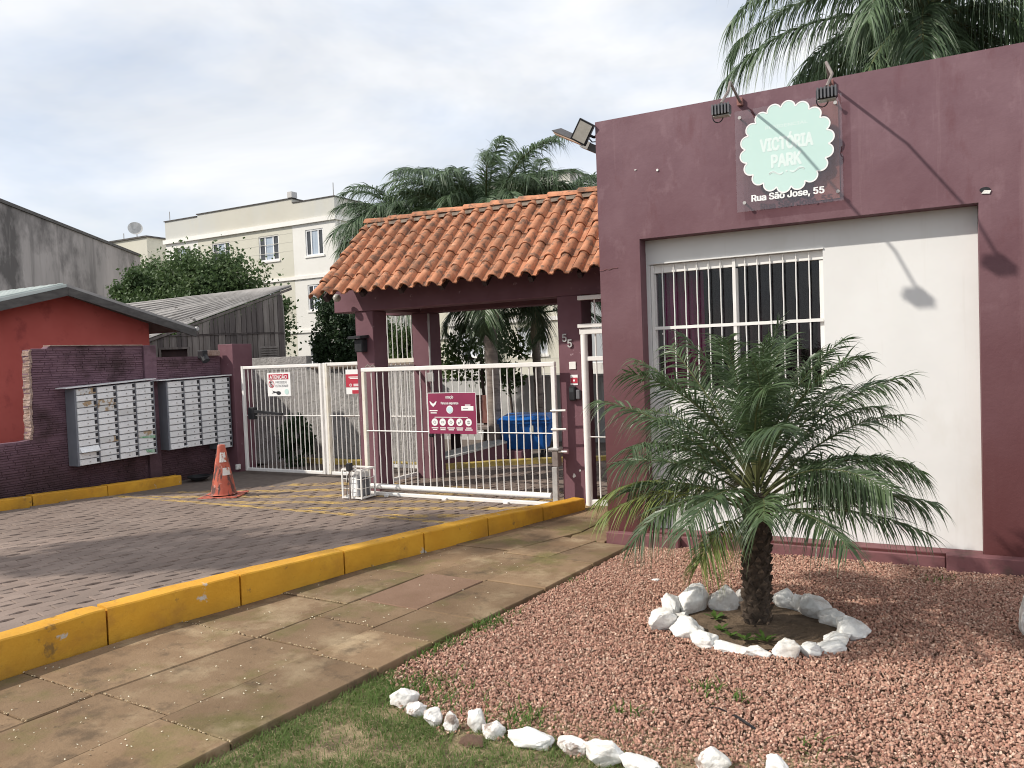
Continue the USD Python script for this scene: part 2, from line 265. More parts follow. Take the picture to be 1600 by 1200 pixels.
L = [('geo.position', 'sp.vector'), ('geo.position', 'n.vector'), ('n.fac', 'r.fac'), ('oi.random', 'ov.value'), ('geo.random_per_island', 'ov.value'), ('ov.result', 'hs.value'), ('r.color', 'hs.color'),
     ('sp.x', 'ax.value1'), ('sp.y', 'ay.value1'), ('ax.value', 'ay.value3'), ('ay.value', 'ad.value1'), ('ad.value', 'fr.value1'), ('fr.value', 'lt.value1'), ('sp.y', 'in1.value1'), ('lt.value', 'm1.value1'), ('in1.value', 'm1.value2'),
     ('sp.y', 'bd.value1'), ('sp.y', 'in2.value1'), ('m1.value', 'm2.value1'), ('in2.value', 'm2.value2'), ('m2.value', 'un.value1'), ('bd.value', 'un.value2'), ('geo.position', 'wn.vector'), ('wn.fac', 'wr.value'), ('un.value', 'mm.value1'), ('wr.result', 'mm.value2'),
     ('hs.color', 'dx.a'), ('geo.position', 'dn.vector'), ('dn.fac', 'dr.value'), ('dr.result', 'dx.fac'), ('dx.result', 'mx.a'), ('mm.value', 'mx.fac'), ('mx.result', 'p.base_color'),
     ('geo.position', 'bn.vector'), ('bn.fac', 'b.height'), ('b.normal', 'p.normal')]
L.remove(('oi.random', 'ov.value'))
def paver_mat(name, use_island):
    l = [x for x in L if x[0] != 'geo.random_per_island'] + ([('geo.random_per_island', 'ov.value')] if use_island else [('oi.random', 'ov.value')])
    MATS[name] = usdkit.material(stage, f'/World/Looks/{name}', {k: v for k, v in N.items() if k not in (('oi', 'arc') if use_island else ('arc',))}, l, surface='p.BSDF')
paver_mat('paver_piece', False); paver_mat('paver_many', True)

#==BUILD==
# ------------------------------------------------------------------ ground, driveway, kerbs, pavement
def zd(x, y): return 0.165 * np.clip((7.2 - np.asarray(y, float)) / 4.4, 0, 1) - 0.01
def kerb_x(y): return np.interp(y, [0.5, 2.27, 2.87, 3.7, 4.68, 6.0, 7.35], [-4.52, -4.335, -4.30, -4.10, -3.90, -3.50, -3.13])
def pav_x(y): return np.interp(y, [0.5, 2.3, 3.2, 4.4, 6.05], [-2.78, -2.655, -2.545, -2.39, -2.20])
obj('ground', bx(-400, 400, -400, 400, -.5, -.16), 'ground_far', kind='structure')
obj('street', bx(-60, 60, -9, -1.2, -.16, -.10), 'asphalt', kind='structure')

def grid(xf, y0, y1, nx, ny, zf, dz=0.0):
    """a sheet from xf(y) = (left, right)"""
    ys = np.linspace(y0, y1, ny); v = []
    for y in ys:
        a, b = xf(y); xs = np.linspace(a, b, nx); v += [(x, y, zf(x, y) + dz) for x in xs]
    f = [(j * nx + i, j * nx + i + 1, (j + 1) * nx + i + 1, (j + 1) * nx + i) for j in range(ny - 1) for i in range(nx - 1)]
    return np.array(v, float), np.array(f)
dw = thing('driveway', None, None, kind='structure')
obj('bedding', grid(lambda y: (-9.6, float(kerb_x(min(y, 7.35))) - .1 if y < 7.4 else -2.6), .3, 13.6, 8, 40, zd, -.013), 'joint_sand', dw)
kd = math.radians(12.0); kv = np.array([math.sin(kd), math.cos(kd)]); kp = np.array([math.cos(kd), -math.sin(kd)])
PL, PW, G = .225, .112, .0045
def paver(c, ang, dz, tl):
    hl, hw = PL / 2 - G / 2, PW / 2 - G / 2; a = .017
    px = np.array([-1, -.55, -.15, .15, .55, 1]) * hl; wob = np.array([0, a, a * .2, -a * .2, -a, 0])
    o = np.array([(x, -hw + w) for x, w in zip(px, wob)] + [(x, hw + w) for x, w in zip(px[::-1], wob[::-1])])
    def pt(q, z): return np.column_stack([c[0] + kv[0] * q[:, 0] + kp[0] * q[:, 1], c[1] + kv[1] * q[:, 0] + kp[1] * q[:, 1], zd(c[0] + kv[0] * q[:, 0], c[1] + kv[1] * q[:, 0] + kp[1] * q[:, 1]) + z + tl * q[:, 1]])
    n = len(o); v = np.vstack([pt(o, dz - .03), pt(o, dz - .006), pt(o * [.962, .92], dz)])
    f = []
    for lv in (0, n):
        for i in range(n): j = (i + 1) % n; f += [(lv + i, lv + j, lv + n + j), (lv + i, lv + n + j, lv + n + i)]
    f += [(2 * n + i, 2 * n + i + 1, 3 * n - 2 - i) for i in range(5)] + [(2 * n + i, 3 * n - 2 - i, 3 * n - 1 - i) for i in range(5)]
    return v, np.array(f)
cells = []
for r in range(-20, 110):
    for k in range(-12, 90):
        c = np.array([-9.0, 1.0]) + kp * (r * PW) + kv * ((k + .5 * (r % 2)) * PL)
        x, y = c
        if y < 1.2 or y > 12.5 or x < -9.25: continue
        if y < 7.35 and x > kerb_x(y) - .235: continue
        if y >= 7.35 and x > -3.0: continue
        if y > 9.2 + (x + 6.2) * 1.0 and x < -4.0: continue
        d = (c - EYE[:2]); fwd = -sy_ * d[0] + cy_ * d[1]; lat = cy_ * d[0] + sy_ * d[1]
        if fwd < .5 or abs(lat) > .78 * fwd: continue
        cells.append((fwd, c))
cells.sort(key=lambda t: t[0])
rest = []
for i, (_, c) in enumerate(cells):
    m = paver(c, 0, rnd(-.004, .004), rnd(-.03, .03))
    if i < 300: obj('paver', m, 'paver_piece', dw)
    else: rest.append(m)
n0 = 0; vs, fs = [], []
for v, f in rest: vs.append(v); fs.append(f + n0); n0 += len(v)
obj('far_pavers', (np.vstack(vs), np.vstack(fs)), 'paver_many', dw, kind='stuff')

def rough_bar(p0, p1, w, h0, h1, zb, seed, seg=10, am=.006):
    """a kerb stone between p0 and p1 (its outer foot), w wide towards the left, top worn"""
    p0, p1 = np.array(p0, float), np.array(p1, float); d = (p1 - p0); n = np.array([-d[1], d[0]]) / np.linalg.norm(d)
    L = np.linalg.norm(d); e = .006 / L; v, f = [], []
    prof = lambda h: [(0, zb), (0, h * .5), (0.0, h - .008), (.008, h), (w * .5, h + .002), (w - .008, h), (w, h - .008), (w, zb)]
    for i in range(seg + 1):
        t = e + (1 - 2 * e) * i / seg; q = p0 + d * t; h = h0 + (h1 - h0) * t
        for s, z in prof(h):
            x, y = q + n * s; k = meshkit.fbm(np.array([x * 9 + seed, y * 9, z * 9]), 3, seed) - .5
            v.append((x + n[0] * k * am * 2, y + n[1] * k * am * 2, z + (k * am * 2 if z > zb else 0)))
    m = 8
    for i in range(seg):
        for j in range(m - 1): a = i * m + j; f += [(a, a + m, a + m + 1), (a, a + m + 1, a + 1)]
    for b, s in ((0, 1), (seg * m, -1)):
        for j in range(1, m - 1): f.append((b, b + j, b + j + 1)[::s])
    return trimesh.Trimesh(np.array(v), np.array(f), process=False)
kb = thing('kerb', None, None, kind='structure')
ks = [1.0, 1.95, 2.87, 3.70, 4.55, 5.30, 6.0, 6.72, 7.36]
def kh(y): return np.interp(y, [1, 2.27, 3.7, 4.7, 6.0, 7.36], [.205, .207, .203, .172, .16, .108])
for i in range(len(ks) - 1):
    a, b = ks[i], ks[i + 1]
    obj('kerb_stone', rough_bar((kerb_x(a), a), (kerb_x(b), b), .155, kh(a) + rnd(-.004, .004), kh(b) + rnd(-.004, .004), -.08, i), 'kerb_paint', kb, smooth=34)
kb2 = thing('kerb', None, None, kind='structure')
for i, (a, b) in enumerate(((3.2, 4.3), (4.3, 5.35), (5.35, 6.3), (6.3, 7.42))):
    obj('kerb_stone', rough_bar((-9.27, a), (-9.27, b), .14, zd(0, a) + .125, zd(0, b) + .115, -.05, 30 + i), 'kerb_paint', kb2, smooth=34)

pv = thing('pavement', None, None, kind='structure')
obj('joint_bed', grid(lambda y: (float(kerb_x(y)) + .0, float(pav_x(y)) - .01 if y < 6.1 else -2.44), .4, 7.7, 4, 40, lambda x, y: -.022), 'joint_dark', pv)
def quad_slab(q, z, th=.055, seed=0):
    q = np.array(q, float); c = q.mean(0); v, f = [], []
    ring = []
    for i in range(4):
        a, b = q[i], q[(i + 1) % 4]; ring += [a + (b - a) * t for t in (0, .2, .4, .6, .8)]
    ring = np.array(ring); ring += (c - ring) / np.linalg.norm(ring - c, axis=1, keepdims=True) * (.003 + .006 * rng.random((len(ring), 1)))
    tilt = rng.uniform(-.006, .006, 2); n = len(ring)
    def lift(r, z0): return np.column_stack([r, z0 + (r - c) @ tilt])
    inn = c + (ring - c) * .985
    v = np.vstack([lift(ring, z - th), lift(ring, z - .006), lift(inn, z), lift(c[None], z + .001)])
    for lv in (0, n):
        for i in range(n): j = (i + 1) % n; f += [(lv + i, lv + j, lv + n + j), (lv + i, lv + n + j, lv + n + i)]
    f += [(2 * n + i, 2 * n + (i + 1) % n, 3 * n) for i in range(n)]
    return v, np.array(f)
cols = [lambda y: float(kerb_x(y)) + .005, lambda y: float(pav_x(y)) - (1.03 if y < 3.2 else .98) * (1 if y < 5 else max(.55, 1 - .3 * (y - 5))), lambda y: float(pav_x(y)) - .485 * (1 if y < 5 else max(.55, 1 - .3 * (y - 5))), lambda y: float(pav_x(y))]
joints = [[.5, 1.3, 2.05, 2.36, 3.28, 3.98, 4.75, 5.6, 6.4, 7.0, 7.62], [.5, 1.1, 1.75, 2.37, 3.27, 3.69, 4.06, 4.77, 5.5, 6.15], [.5, 1.0, 1.7, 2.30, 3.18, 3.61, 4.04, 4.77, 5.45, 6.08]]
for ci in range(3):
    for a, b in zip(joints[ci][:-1], joints[ci][1:]):
        k0, k1 = cols[ci], cols[ci + 1]
        red = (ci == 1 and a == 4.06)
        obj('concrete_slab', quad_slab([(k0(a), a + .03), (k1(a), a - .0), (k1(b), b), (k0(b), b + .03)], rnd(-.004, .004), seed=ci), 'red_slab' if red else 'slab_concrete', pv, label='reddish concrete slab in the middle of the pavement' if red else None)
for a, b in ((6.15, 6.85), (6.85, 7.62)):
    obj('concrete_slab', quad_slab([(float(kerb_x(a)) + .68 if a < 6.5 else -2.95, a), (-2.45, a), (-2.45, b), (-2.95, b)], -.006), 'slab_concrete', pv)

# gravel bed, lawn
def gz(x, y): return -.034 + .034 * np.clip((np.asarray(x, float) + 2.6) / 1.2, 0, 1) + .012 * (meshkit.noise(np.stack([np.asarray(x, float) * 2.2, np.asarray(y, float) * 2.2, np.zeros_like(np.asarray(x, float))], -1), 4) - .5)
obj('gravel_bed', grid(lambda y: (float(pav_x(min(y, 6.05))) + .0, 4.0), 1.0, 6.25, 50, 60, gz, -.016), 'dirt_bed', kind='structure')
def row_y(x): return np.interp(x, [-2.6, -2.25, -1.9, -1.4, -.9, -.4, .6, 2.5], [3.3, 2.95, 2.78, 2.80, 2.80, 2.95, 3.25, 3.6])
PROT = []
UsdGeom.Scope.Define(stage, '/World/Looks')
gp = UsdGeom.PointInstancer.Define(stage, fresh('/World', 'gravel'))
tag(gp.GetPrim(), 'pinkish red crushed stone covering the bed round the palm', 'gravel', kind='stuff')
for k in range(9):
    q_ = rng.normal(size=(11, 3)); q_ /= np.linalg.norm(q_, axis=1, keepdims=True); s = trimesh.convex.convex_hull(q_ * rng.uniform(.75, 1.25, (11, 1)) * rng.uniform(.7, 1.3, 3)); v = s.vertices
    p = f'{gp.GetPath()}/pebble_{k:03d}' if k else f'{gp.GetPath()}/pebble'
    usdkit.mesh(stage, p, (v, s.faces), MATS[f'pebble_{k % 3}'])
    PROT.append(p)
NP = 230000
gx = rng.uniform(-2.6, 2.6, NP); gy = rng.uniform(2.3, 6.2, NP)
d = -sy_ * gx + cy_ * gy; lt = cy_ * gx + sy_ * gy
ry = row_y(gx) + .04 * np.sin(gx * 21)
cpx, cpy = -.885, 4.545
keep = (gx > pav_x(gy) + .02) & (gy > ry) & (np.abs(lt) < .72 * d) & (((gx - cpx) / .46) ** 2 + ((gy - cpy) / .40) ** 2 > 1) & (gy < 6.17)
edge = np.clip((gy - ry) / .30, 0, 1); keep &= rng.random(NP) < .25 + .75 * edge
gx, gy = gx[keep], gy[keep]; ng = len(gx)
gs = .0040 + .0058 * rng.random(ng) ** 1.5; gzv = gz(gx, gy) + gs * .3 + rng.uniform(-.004, .012, ng)
q = rng.normal(size=(ng, 4)); q /= np.linalg.norm(q, axis=1, keepdims=True)
gp.CreatePositionsAttr(Vt.Vec3fArray.FromNumpy(np.column_stack([gx, gy, gzv]).astype(np.float32)))
gp.CreateScalesAttr(Vt.Vec3fArray.FromNumpy(np.repeat(gs[:, None], 3, 1).astype(np.float32)))
gp.CreateOrientationsAttr(Vt.QuathArray.FromNumpy(q.astype(np.float16)))
gp.CreateProtoIndicesAttr(Vt.IntArray.FromNumpy(rng.choice(9, ng, p=[.14, .13, .06] * 3 if False else np.array([.14, .13, .0633] * 3) / .9999).astype(np.int32)))
gp.CreatePrototypesRel().SetTargets([Sdf.Path(p) for p in PROT])

obj('lawn_soil', grid(lambda y: (float(pav_x(y)) - .0, 3.0), .3, 3.15, 30, 24, lambda x, y: float(gz(x, y)) + .0, -.006), 'thatch', kind='structure')
def blades(px, py, pz, h, w, lean, seed, seg=2):
    r = np.random.default_rng(seed); n = len(px); az = r.uniform(0, 2 * np.pi, n); dx, dy = np.cos(az), np.sin(az)
    h = h * r.uniform(.5, 1.25, n); ln = lean * r.uniform(.2, 1.4, n) * h; v = []; f = []
    for i, t in enumerate(np.linspace(0, 1, seg + 1)):
        ww = w * (1 - t ** 1.5) + 1e-4
        cx, cy, cz = px + dx * ln * t ** 1.7, py + dy * ln * t ** 1.7, pz + h * (t - .25 * (ln / h) * t ** 2)
        v += [np.column_stack([cx - dy * ww, cy + dx * ww, cz]), np.column_stack([cx + dy * ww, cy - dx * ww, cz])]
    V = np.stack(v, 1).reshape(-1, 3); k = 2 * (seg + 1)
    for i in range(seg):
        a = np.arange(n) * k + 2 * i; f += [np.column_stack([a, a + 1, a + 3]), np.column_stack([a, a + 3, a + 2])]
    return V, np.vstack(f)
NB = 150000
bxp, byp = rng.uniform(-2.75, .9, NB), rng.uniform(1.3, 3.4, NB)
dens = meshkit.fbm(np.column_stack([bxp * 4, byp * 4, np.zeros(NB)]), 3, 9)
kb_ = (bxp > pav_x(byp) + .015) & (byp < row_y(bxp) + .05 + .10 * (dens - .5)) & (rng.random(NB) < np.clip((dens - .30) * 3.2, .16, 1) * np.where(bxp > -1.9, .6, 1))
V, Fc = blades(bxp[kb_], byp[kb_], gz(bxp[kb_], byp[kb_]) - .008, .036, .0018, 1.15, 5)
obj('grass', (V, Fc), 'grass', label='short patchy lawn grass beside the pavement', cat='grass', kind='stuff')
# dry clippings over lawn and gravel edge
nl = 9000; lx, ly = rng.uniform(-2.6, .8, nl), rng.uniform(1.6, 3.3, nl); kk = (lx > pav_x(ly) + .03) & (ly < row_y(lx) + .25)
V, Fc = blades(lx[kk], ly[kk], gz(lx[kk], ly[kk]) + .008, .010, .0008, 3.6, 6)
obj('dry_straw', (V, Fc), 'straw', label='dry cut grass scattered over lawn and gravel edge', cat='straw', kind='stuff')
nl = 900; lx, ly = rng.uniform(-2.4, 1.0, nl), rng.uniform(2.9, 5.9, nl); kk = (lx > pav_x(ly) + .05) & (((lx - cpx) / .5) ** 2 + ((ly - cpy) / .44) ** 2 > 1)
V, Fc = blades(lx[kk], ly[kk], gz(lx[kk], ly[kk]) + .012, .011, .0009, 4.5, 16)
obj('dry_straw', (V, Fc), 'straw', label='single dry grass stems lying about on the pink gravel', cat='straw', kind='stuff')
# weeds along pavement edge and in gravel
wx, wy = [], []
for cx, cy, sp, n in [(-2.43, 3.95, .05, 130), (-2.40, 4.08, .06, 190), (-2.47, 3.6, .05, 90), (-2.46, 3.75, .05, 60), (-2.50, 3.45, .05, 60), (-2.36, 4.3, .04, 25), (-2.22, 3.15, .10, 160), (-2.02, 3.02, .08, 60), (-1.63, 3.0, .07, 90), (-1.56, 2.9, .05, 50), (-2.3, 3.05, .1, 120), (-.9, 3.55, .05, 40), (-.78, 3.52, .03, 20), (-1.2, 3.2, .04, 20), (-.45, 3.2, .05, 20), (-2.3, 5.0, .05, 20), (.05, 5.85, .06, 30)]:
    wx.append(rng.normal(cx, sp, n)); wy.append(rng.normal(cy, sp, n))
wx, wy = np.concatenate(wx), np.concatenate(wy); kk = wx > pav_x(wy) + .01
V, Fc = blades(wx[kk], wy[kk], gz(wx[kk], wy[kk]) - .005, .058, .0045, 1.1, 7)
obj('weeds', (V, Fc), 'weed', label='green weeds growing at the slab edge and through the gravel', cat='weeds', kind='stuff')
# fallen petals on the slabs
npt = 330; ppx, ppy = rng.uniform(-4.3, -2.6, npt), 1.9 + 3.6 * rng.random(npt) ** 1.8; kk = (ppx > kerb_x(ppy) + .03) & (ppx < pav_x(ppy) - .03)
ppx, ppy = ppx[kk], ppy[kk]; n = len(ppx); sz = rng.uniform(.002, .006, n); az = rng.uniform(0, 6.28, n)
pc = np.stack([np.column_stack([ppx + sz * np.cos(az + o), ppy + sz * .8 * np.sin(az + o), np.full(n, .006) + (.004 if j == 0 else 0)]) for j, o in enumerate((0, 1.6, 3.1, 4.8))], 1).reshape(-1, 3)
ii = np.arange(n) * 4
obj('petals', (pc, np.vstack([np.column_stack([ii, ii + 1, ii + 2]), np.column_stack([ii, ii + 2, ii + 3])])), 'petal', label='pale fallen petals scattered on the pavement slabs', cat='petals', kind='stuff')
# crumbs packed into the slab joints
jx, jy = [], []
for ci in range(3):
    for yj in joints[ci]:
        if 2 < yj < 4: t = rng.random(26); jx.append(cols[ci](yj) + (cols[ci + 1](yj) - cols[ci](yj)) * t); jy.append(yj + .03 * (1 - t) + rng.normal(0, .004, 26))
jx, jy = np.concatenate(jx), np.concatenate(jy); n = len(jx); sz = rng.uniform(.002, .005, n)
pc = np.stack([np.column_stack([jx + sz * a, jy + sz * b, .001 + sz * c]) for a, b, c in ((-1, -1, 0), (1, -1, .2), (1, 1, 0), (-1, 1, .3), (0, 0, 1.3))], 1).reshape(-1, 3); ii = np.arange(n) * 5
obj('joint_crumbs', (pc, np.vstack([np.column_stack([ii + a, ii + (a + 1) % 4, ii + 4]) for a in range(4)])), 'straw', label='dry brown crumbs lying in the joints of the pavement', cat='crumbs', kind='stuff')

# white painted stones
def rock(c, s, seed, ang=0, sub=3):
    r = np.random.default_rng(seed); p = r.normal(size=(26, 3)); p /= np.linalg.norm(p, axis=1, keepdims=True); p *= r.uniform(.84, 1.08, (26, 1))
    h = trimesh.convex.convex_hull(p)
    for _ in range(sub): h = h.subdivide()
    v = h.vertices.copy(); n = meshkit.fbm(v * 2.2 + seed, 4, seed)[:, None] - .5; v = v * (1 + n * .34); n2 = meshkit.fbm(v * 7 + seed, 3, seed + 3)[:, None] - .5; v = v * (1 + .12 * n2)
    v = v * np.array(s); ca, sa = math.cos(ang), math.sin(ang); v[:, :2] = v[:, :2] @ np.array([[ca, sa], [-sa, ca]])
    return trimesh.Trimesh(v + np.array(c), h.faces, process=False)
RING = [(-1.37, 4.30, .10, .075, .105), (-1.30, 4.43, .06, .05, .05), (-1.39, 4.53, .10, .055, .11), (-1.285, 4.67, .13, .075, .13), (-1.13, 4.77, .11, .07, .115), (-1.03, 4.88, .06, .06, .085), (-.80, 4.94, .075, .06, .085), (-.72, 4.93, .05, .05, .075), (-.62, 4.86, .12, .08, .085), (-.50, 4.72, .11, .08, .065), (-.41, 4.56, .09, .09, .085), (-.45, 4.42, .085, .06, .05), (-.47, 4.30, .09, .06, .045), (-.56, 4.20, .055, .05, .052), (-.66, 4.155, .075, .065, .068), (-.80, 4.10, .075, .045, .042), (-.94, 4.115, .10, .05, .045), (-1.095, 4.155, .085, .06, .062), (-1.215, 4.24, .105, .07, .085)]
rl = ['tall white painted stone at the far left end of the palm ring', 'small low white stone just inside the leftmost stone of the palm ring', 'white stone slab leaning outward at the back left of the palm ring', 'biggest white stone of the palm ring, with a flat grey face inward', 'white rock with a shaded hollow behind left of the palm trunk', 'white stone touching the left side of the palm trunk', 'white block just right of the palm trunk at the back of the ring', 'small round white stone second right of the trunk in the ring', 'broad white stone at the back right of the palm ring', 'white stone sloping down at the right back of the palm ring', 'angular white stone at the far right end of the palm ring', 'ridged white stone below the rightmost one of the palm ring', 'low flat white stone at the front right bend of the ring', 'small white stone between a round and a flat one, front right of ring', 'round white lump at the front of the ring right of the weeds', 'low white wedge at the very front of the palm ring', 'long flat white stone at the front of the ring below the weeds', 'egg shaped white stone at the front left of the palm ring', 'large smooth white boulder at the front left of the palm ring']
for i, (x, y, a, b, h) in enumerate(RING):
    ang = math.atan2(y - cpy, x - cpx) + math.pi / 2 + rnd(-.3, .3)
    obj('painted_stone', rock((x, y, gz(x, y) + h * .42), (a * 1.12, b * 1.2, h * .88), 100 + i, ang), 'stone_white', smooth=48, label=rl[i], cat='stone', group='white stones ringing the palm')
ROW = [(-2.21, 2.945, .075, .045, .062), (-2.10, 2.875, .06, .05, .045), (-1.965, 2.825, .05, .045, .06), (-1.855, 2.80, .045, .03, .062), (-1.755, 2.845, .05, .035, .075), (-1.655, 2.815, .065, .045, .05), (-1.71, 2.735, .07, .05, .018), (-1.47, 2.80, .115, .05, .052), (-1.29, 2.815, .085, .05, .052), (-1.15, 2.80, .105, .06, .065), (-.985, 2.775, .10, .05, .06), (-.745, 2.90, .075, .06, .075), (-.52, 2.965, .07, .05, .05)]
wl = ['white stone with a brown chip at the left end of the lawn edging', 'worn brown and white stone second from the left in the lawn edging', 'worn whitish stone third from the left in the lawn edging', 'narrow pointed white stone fourth from the left in the lawn edging', 'upright white stone beside a green tuft in the lawn edging', 'low white stone just right of the green tuft in the edging', 'flat brown stone sunk in the grass before the lawn edging', 'long low white stone in the middle of the lawn edging', 'white stone right of the long one in the lawn edging', 'big bright white stone in the lawn edging at the bottom centre', 'white stone cut by the bottom edge right of the big one', 'pointed white stone standing apart to the right in the lawn edging', 'rightmost white stone of the lawn edging, cut by the bottom edge']
for i, (x, y, a, b, h) in enumerate(ROW):
    obj('edging_stone', rock((x, y, gz(x, y) + h * .45), (a * .95, b * 1.0, h * .85), 200 + i, rnd(-.35, .35)), 'dirt_bed' if i == 6 else ('stone_worn' if i in (0, 1, 2, 3, 5, 8, 11) else 'stone_white'), smooth=48, label=wl[i], cat='stone', group='white stones edging the lawn')
obj('edging_stone', rock((.475, 4.93, .12), (.085, .10, .20), 231, .4), 'stone_white', smooth=48, label='tall white stone at the right edge, the upper of two stacked', cat='stone', group='white stones at the right edge')
obj('edging_stone', rock((.462, 4.70, .07), (.075, .10, .15), 232, .1), 'stone_white', smooth=48, label='white stone at the right edge, the lower and nearer of two', cat='stone', group='white stones at the right edge')
obj('stone_chip', rock((-1.70, 5.20, .0), (.035, .02, .018), 233, .5, 1), 'stone_white', smooth=48, label='small white stone chip lying alone on the gravel left of the palm', cat='stone')
obj('dead_leaf', [hull([(-.78, 3.36, .012), (-.72, 3.30, .016), (-.66, 3.27, .02), (-.65, 3.25, .012), (-.70, 3.27, .03), (-.75, 3.33, .03)]), tube([(-.79, 3.37, .015), (-.84, 3.385, .02), (-.87, 3.38, .018)], .003, 5)], 'black_plastic', label='curled black dead leaf lying on the gravel before the palm', cat='leaf')
# soil in the ring with weeds
sv, sf = [], []
obj('palm_soil', trimesh.Trimesh(*(lambda a: (np.vstack([[(cpx, cpy, .035)], [(cpx + .44 * math.cos(t), cpy + .36 * math.sin(t), .006 + .01 * math.sin(5 * t)) for t in a]]), np.array([(0, 1 + i, 1 + (i + 1) % len(a)) for i in range(len(a))])))(np.linspace(0, 2 * np.pi, 30, endpoint=False)), process=False), 'soil', kind='structure')
wi = 0
def rosette(c, n, L, W, seed, label):
    r = np.random.default_rng(seed); V, Fq = [], []
    for k in range(n):
        a = 2.4 * k + r.uniform(-.3, .3); l = L * r.uniform(.6, 1.1); e = r.uniform(.3, 1.0); d = np.array([math.cos(a), math.sin(a), 0]); s = np.array([-d[1], d[0], 0])
        pts = []
        for t, w in ((0, .15), (.35, .8), (.7, 1), (1, .05)):
            q = np.array(c) + d * l * t * math.cos(e * (1 - .4 * t)) + np.array([0, 0, l * math.sin(e) * t * (1 - .35 * t)]); pts += [q - s * W * w / 2, q + s * W * w / 2]
        b = len(V); V += pts; Fq += [(b + 2 * i, b + 2 * i + 1, b + 2 * i + 3) for i in range(3)] + [(b + 2 * i, b + 2 * i + 3, b + 2 * i + 2) for i in range(3)]
    obj('weed_plant', (np.array(V), np.array(Fq)), 'weed', label=label, cat='weed')
for i, (x, y, n, l, lab) in enumerate([(-.80, 4.27, 12, .085, 'bright green weed at the front of the soil ring'), (-.90, 4.25, 9, .06, 'small weed left of the bright one in the soil ring'), (-1.12, 4.52, 12, .08, 'green weed at the back left of the soil ring'), (-1.05, 4.34, 10, .06, 'low weed at the left front of the soil ring'), (-.98, 4.27, 10, .05, 'tiny weed patch in the middle front of the soil ring')]):
    rosette((x, y, .02), n, l, .022, 40 + i, lab)
# ------------------------------------------------------------------ guard booth
FY = 6.2
booth = thing('guard_booth', 'mauve flat-roofed guard booth with a white recessed window panel', 'booth', (0, 7.6, 0))
BL_, BR_, BT = -2.43, 1.7, 3.53
front = Polygon([(BL_, -.1), (BR_, -.1), (BR_, BT), (BL_, BT)]).difference(sbox(-2.075, .10, .318, 2.52))
fm = slab(front, .15, (0, FY + .15, 0))
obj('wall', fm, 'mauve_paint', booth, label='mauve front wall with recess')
winp = sbox(-2.2, .08, .45, 2.60).difference(sbox(-2.045, 1.22, -.69, 2.318))
obj('wall', slab(winp, .12, (0, FY + .272, 0)), 'white_paint', booth, label='white recessed panel')
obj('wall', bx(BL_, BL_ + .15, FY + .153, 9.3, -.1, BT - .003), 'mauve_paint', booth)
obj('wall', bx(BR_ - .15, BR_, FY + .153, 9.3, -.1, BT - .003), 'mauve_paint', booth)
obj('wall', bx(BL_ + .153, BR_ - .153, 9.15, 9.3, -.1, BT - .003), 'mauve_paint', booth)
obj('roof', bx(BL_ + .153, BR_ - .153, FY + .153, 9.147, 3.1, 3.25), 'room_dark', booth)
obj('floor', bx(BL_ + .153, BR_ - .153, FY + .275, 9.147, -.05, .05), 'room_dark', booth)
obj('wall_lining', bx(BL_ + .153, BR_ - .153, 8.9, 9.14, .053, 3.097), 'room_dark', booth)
pl = obj('plinth', bx(BL_ + .01, -1.80, FY - .085, FY - .002, -.08, .088, .006), 'plinth_paint', booth)
obj('plinth', bx(-1.797, .085, FY - .03, FY - .002, -.08, .084, .006), 'plinth_paint', booth)
obj('plinth', bx(.088, BR_, FY - .10, FY - .002, -.10, .118, .006), 'plinth_paint', booth)
obj('sill', bx(-2.072, .315, FY + .002, FY + .149, .085, .105), 'plinth_paint', booth)
# little scars on the paint
obj('hole', slab(affinity.scale(disc(.032, 14), 1, .55), .004, (.356, FY - .002, 2.60)), 'black_plastic', booth)
obj('chip', slab(Polygon([(-.028, -.012), (.02, -.018), (.03, .004), (-.01, .010)]), .004, (.362, FY - .0035, 2.588)), 'stone_white', booth)
obj('chip', slab(disc(.010, 9), .006, (-1.905, FY - .002, 3.057)), 'white_paint', booth)
obj('chip', slab(affinity.scale(disc(.011, 9), 1, .35), .004, (-2.09, FY - .002, 3.085)), 'white_paint', booth)
crk = [(-2.43, 2.292), (-2.40, 2.290), (-2.37, 2.300), (-2.345, 2.293), (-2.31, 2.303), (-2.27, 2.302)]
obj('crack', slab(Polygon([(x, z + .0035) for x, z in crk] + [(x, z - .0025) for x, z in crk[::-1]]), .003, (0, FY - .001, 0)), 'plinth_paint', booth)
# window: frame, glass, grille
wf = obj('window_frame', [bx(-2.042, -2.010, FY + .19, FY + .25, 1.225, 2.24), bx(-.722, -.693, FY + .19, FY + .25, 1.225, 2.24), bx(-2.042, -.693, FY + .185, FY + .255, 2.248, 2.315), bx(-2.042, -.693, FY + .185, FY + .255, 1.222, 1.27), bx(-1.375, -1.335, FY + .195, FY + .245, 1.27, 2.236)], 'white_metal', booth)
obj('window_pane', bx(-2.009, -1.376, FY + .215, FY + .221, 1.271, 2.247), 'window_glass', booth)
obj('window_pane', bx(-1.334, -.723, FY + .221, FY + .227, 1.271, 2.247), 'window_glass', booth)
gr = obj('window_grille', [bx(-2.04, -.695, FY + .165, FY + .178, 1.775, 1.80), bx(-1.37, -1.345, FY + .168, FY + .182, 1.23, 2.31), bx(-2.04, -2.015, FY + .160, FY + .182, 1.23, 2.312)], 'white_metal', booth)
for i in range(13):
    x = -2.04 + 1.345 * (i + 1) / 14
    if i == 6: continue
    obj('grille_bar', tube([(x, FY + .172, 1.23), (x, FY + .172, 2.31)], .0052, 6), 'white_metal', gr)
obj('shutter_rail', bx(-2.05, -.685, FY + .142, FY + .150, 2.320, 2.330), 'white_paint', booth)
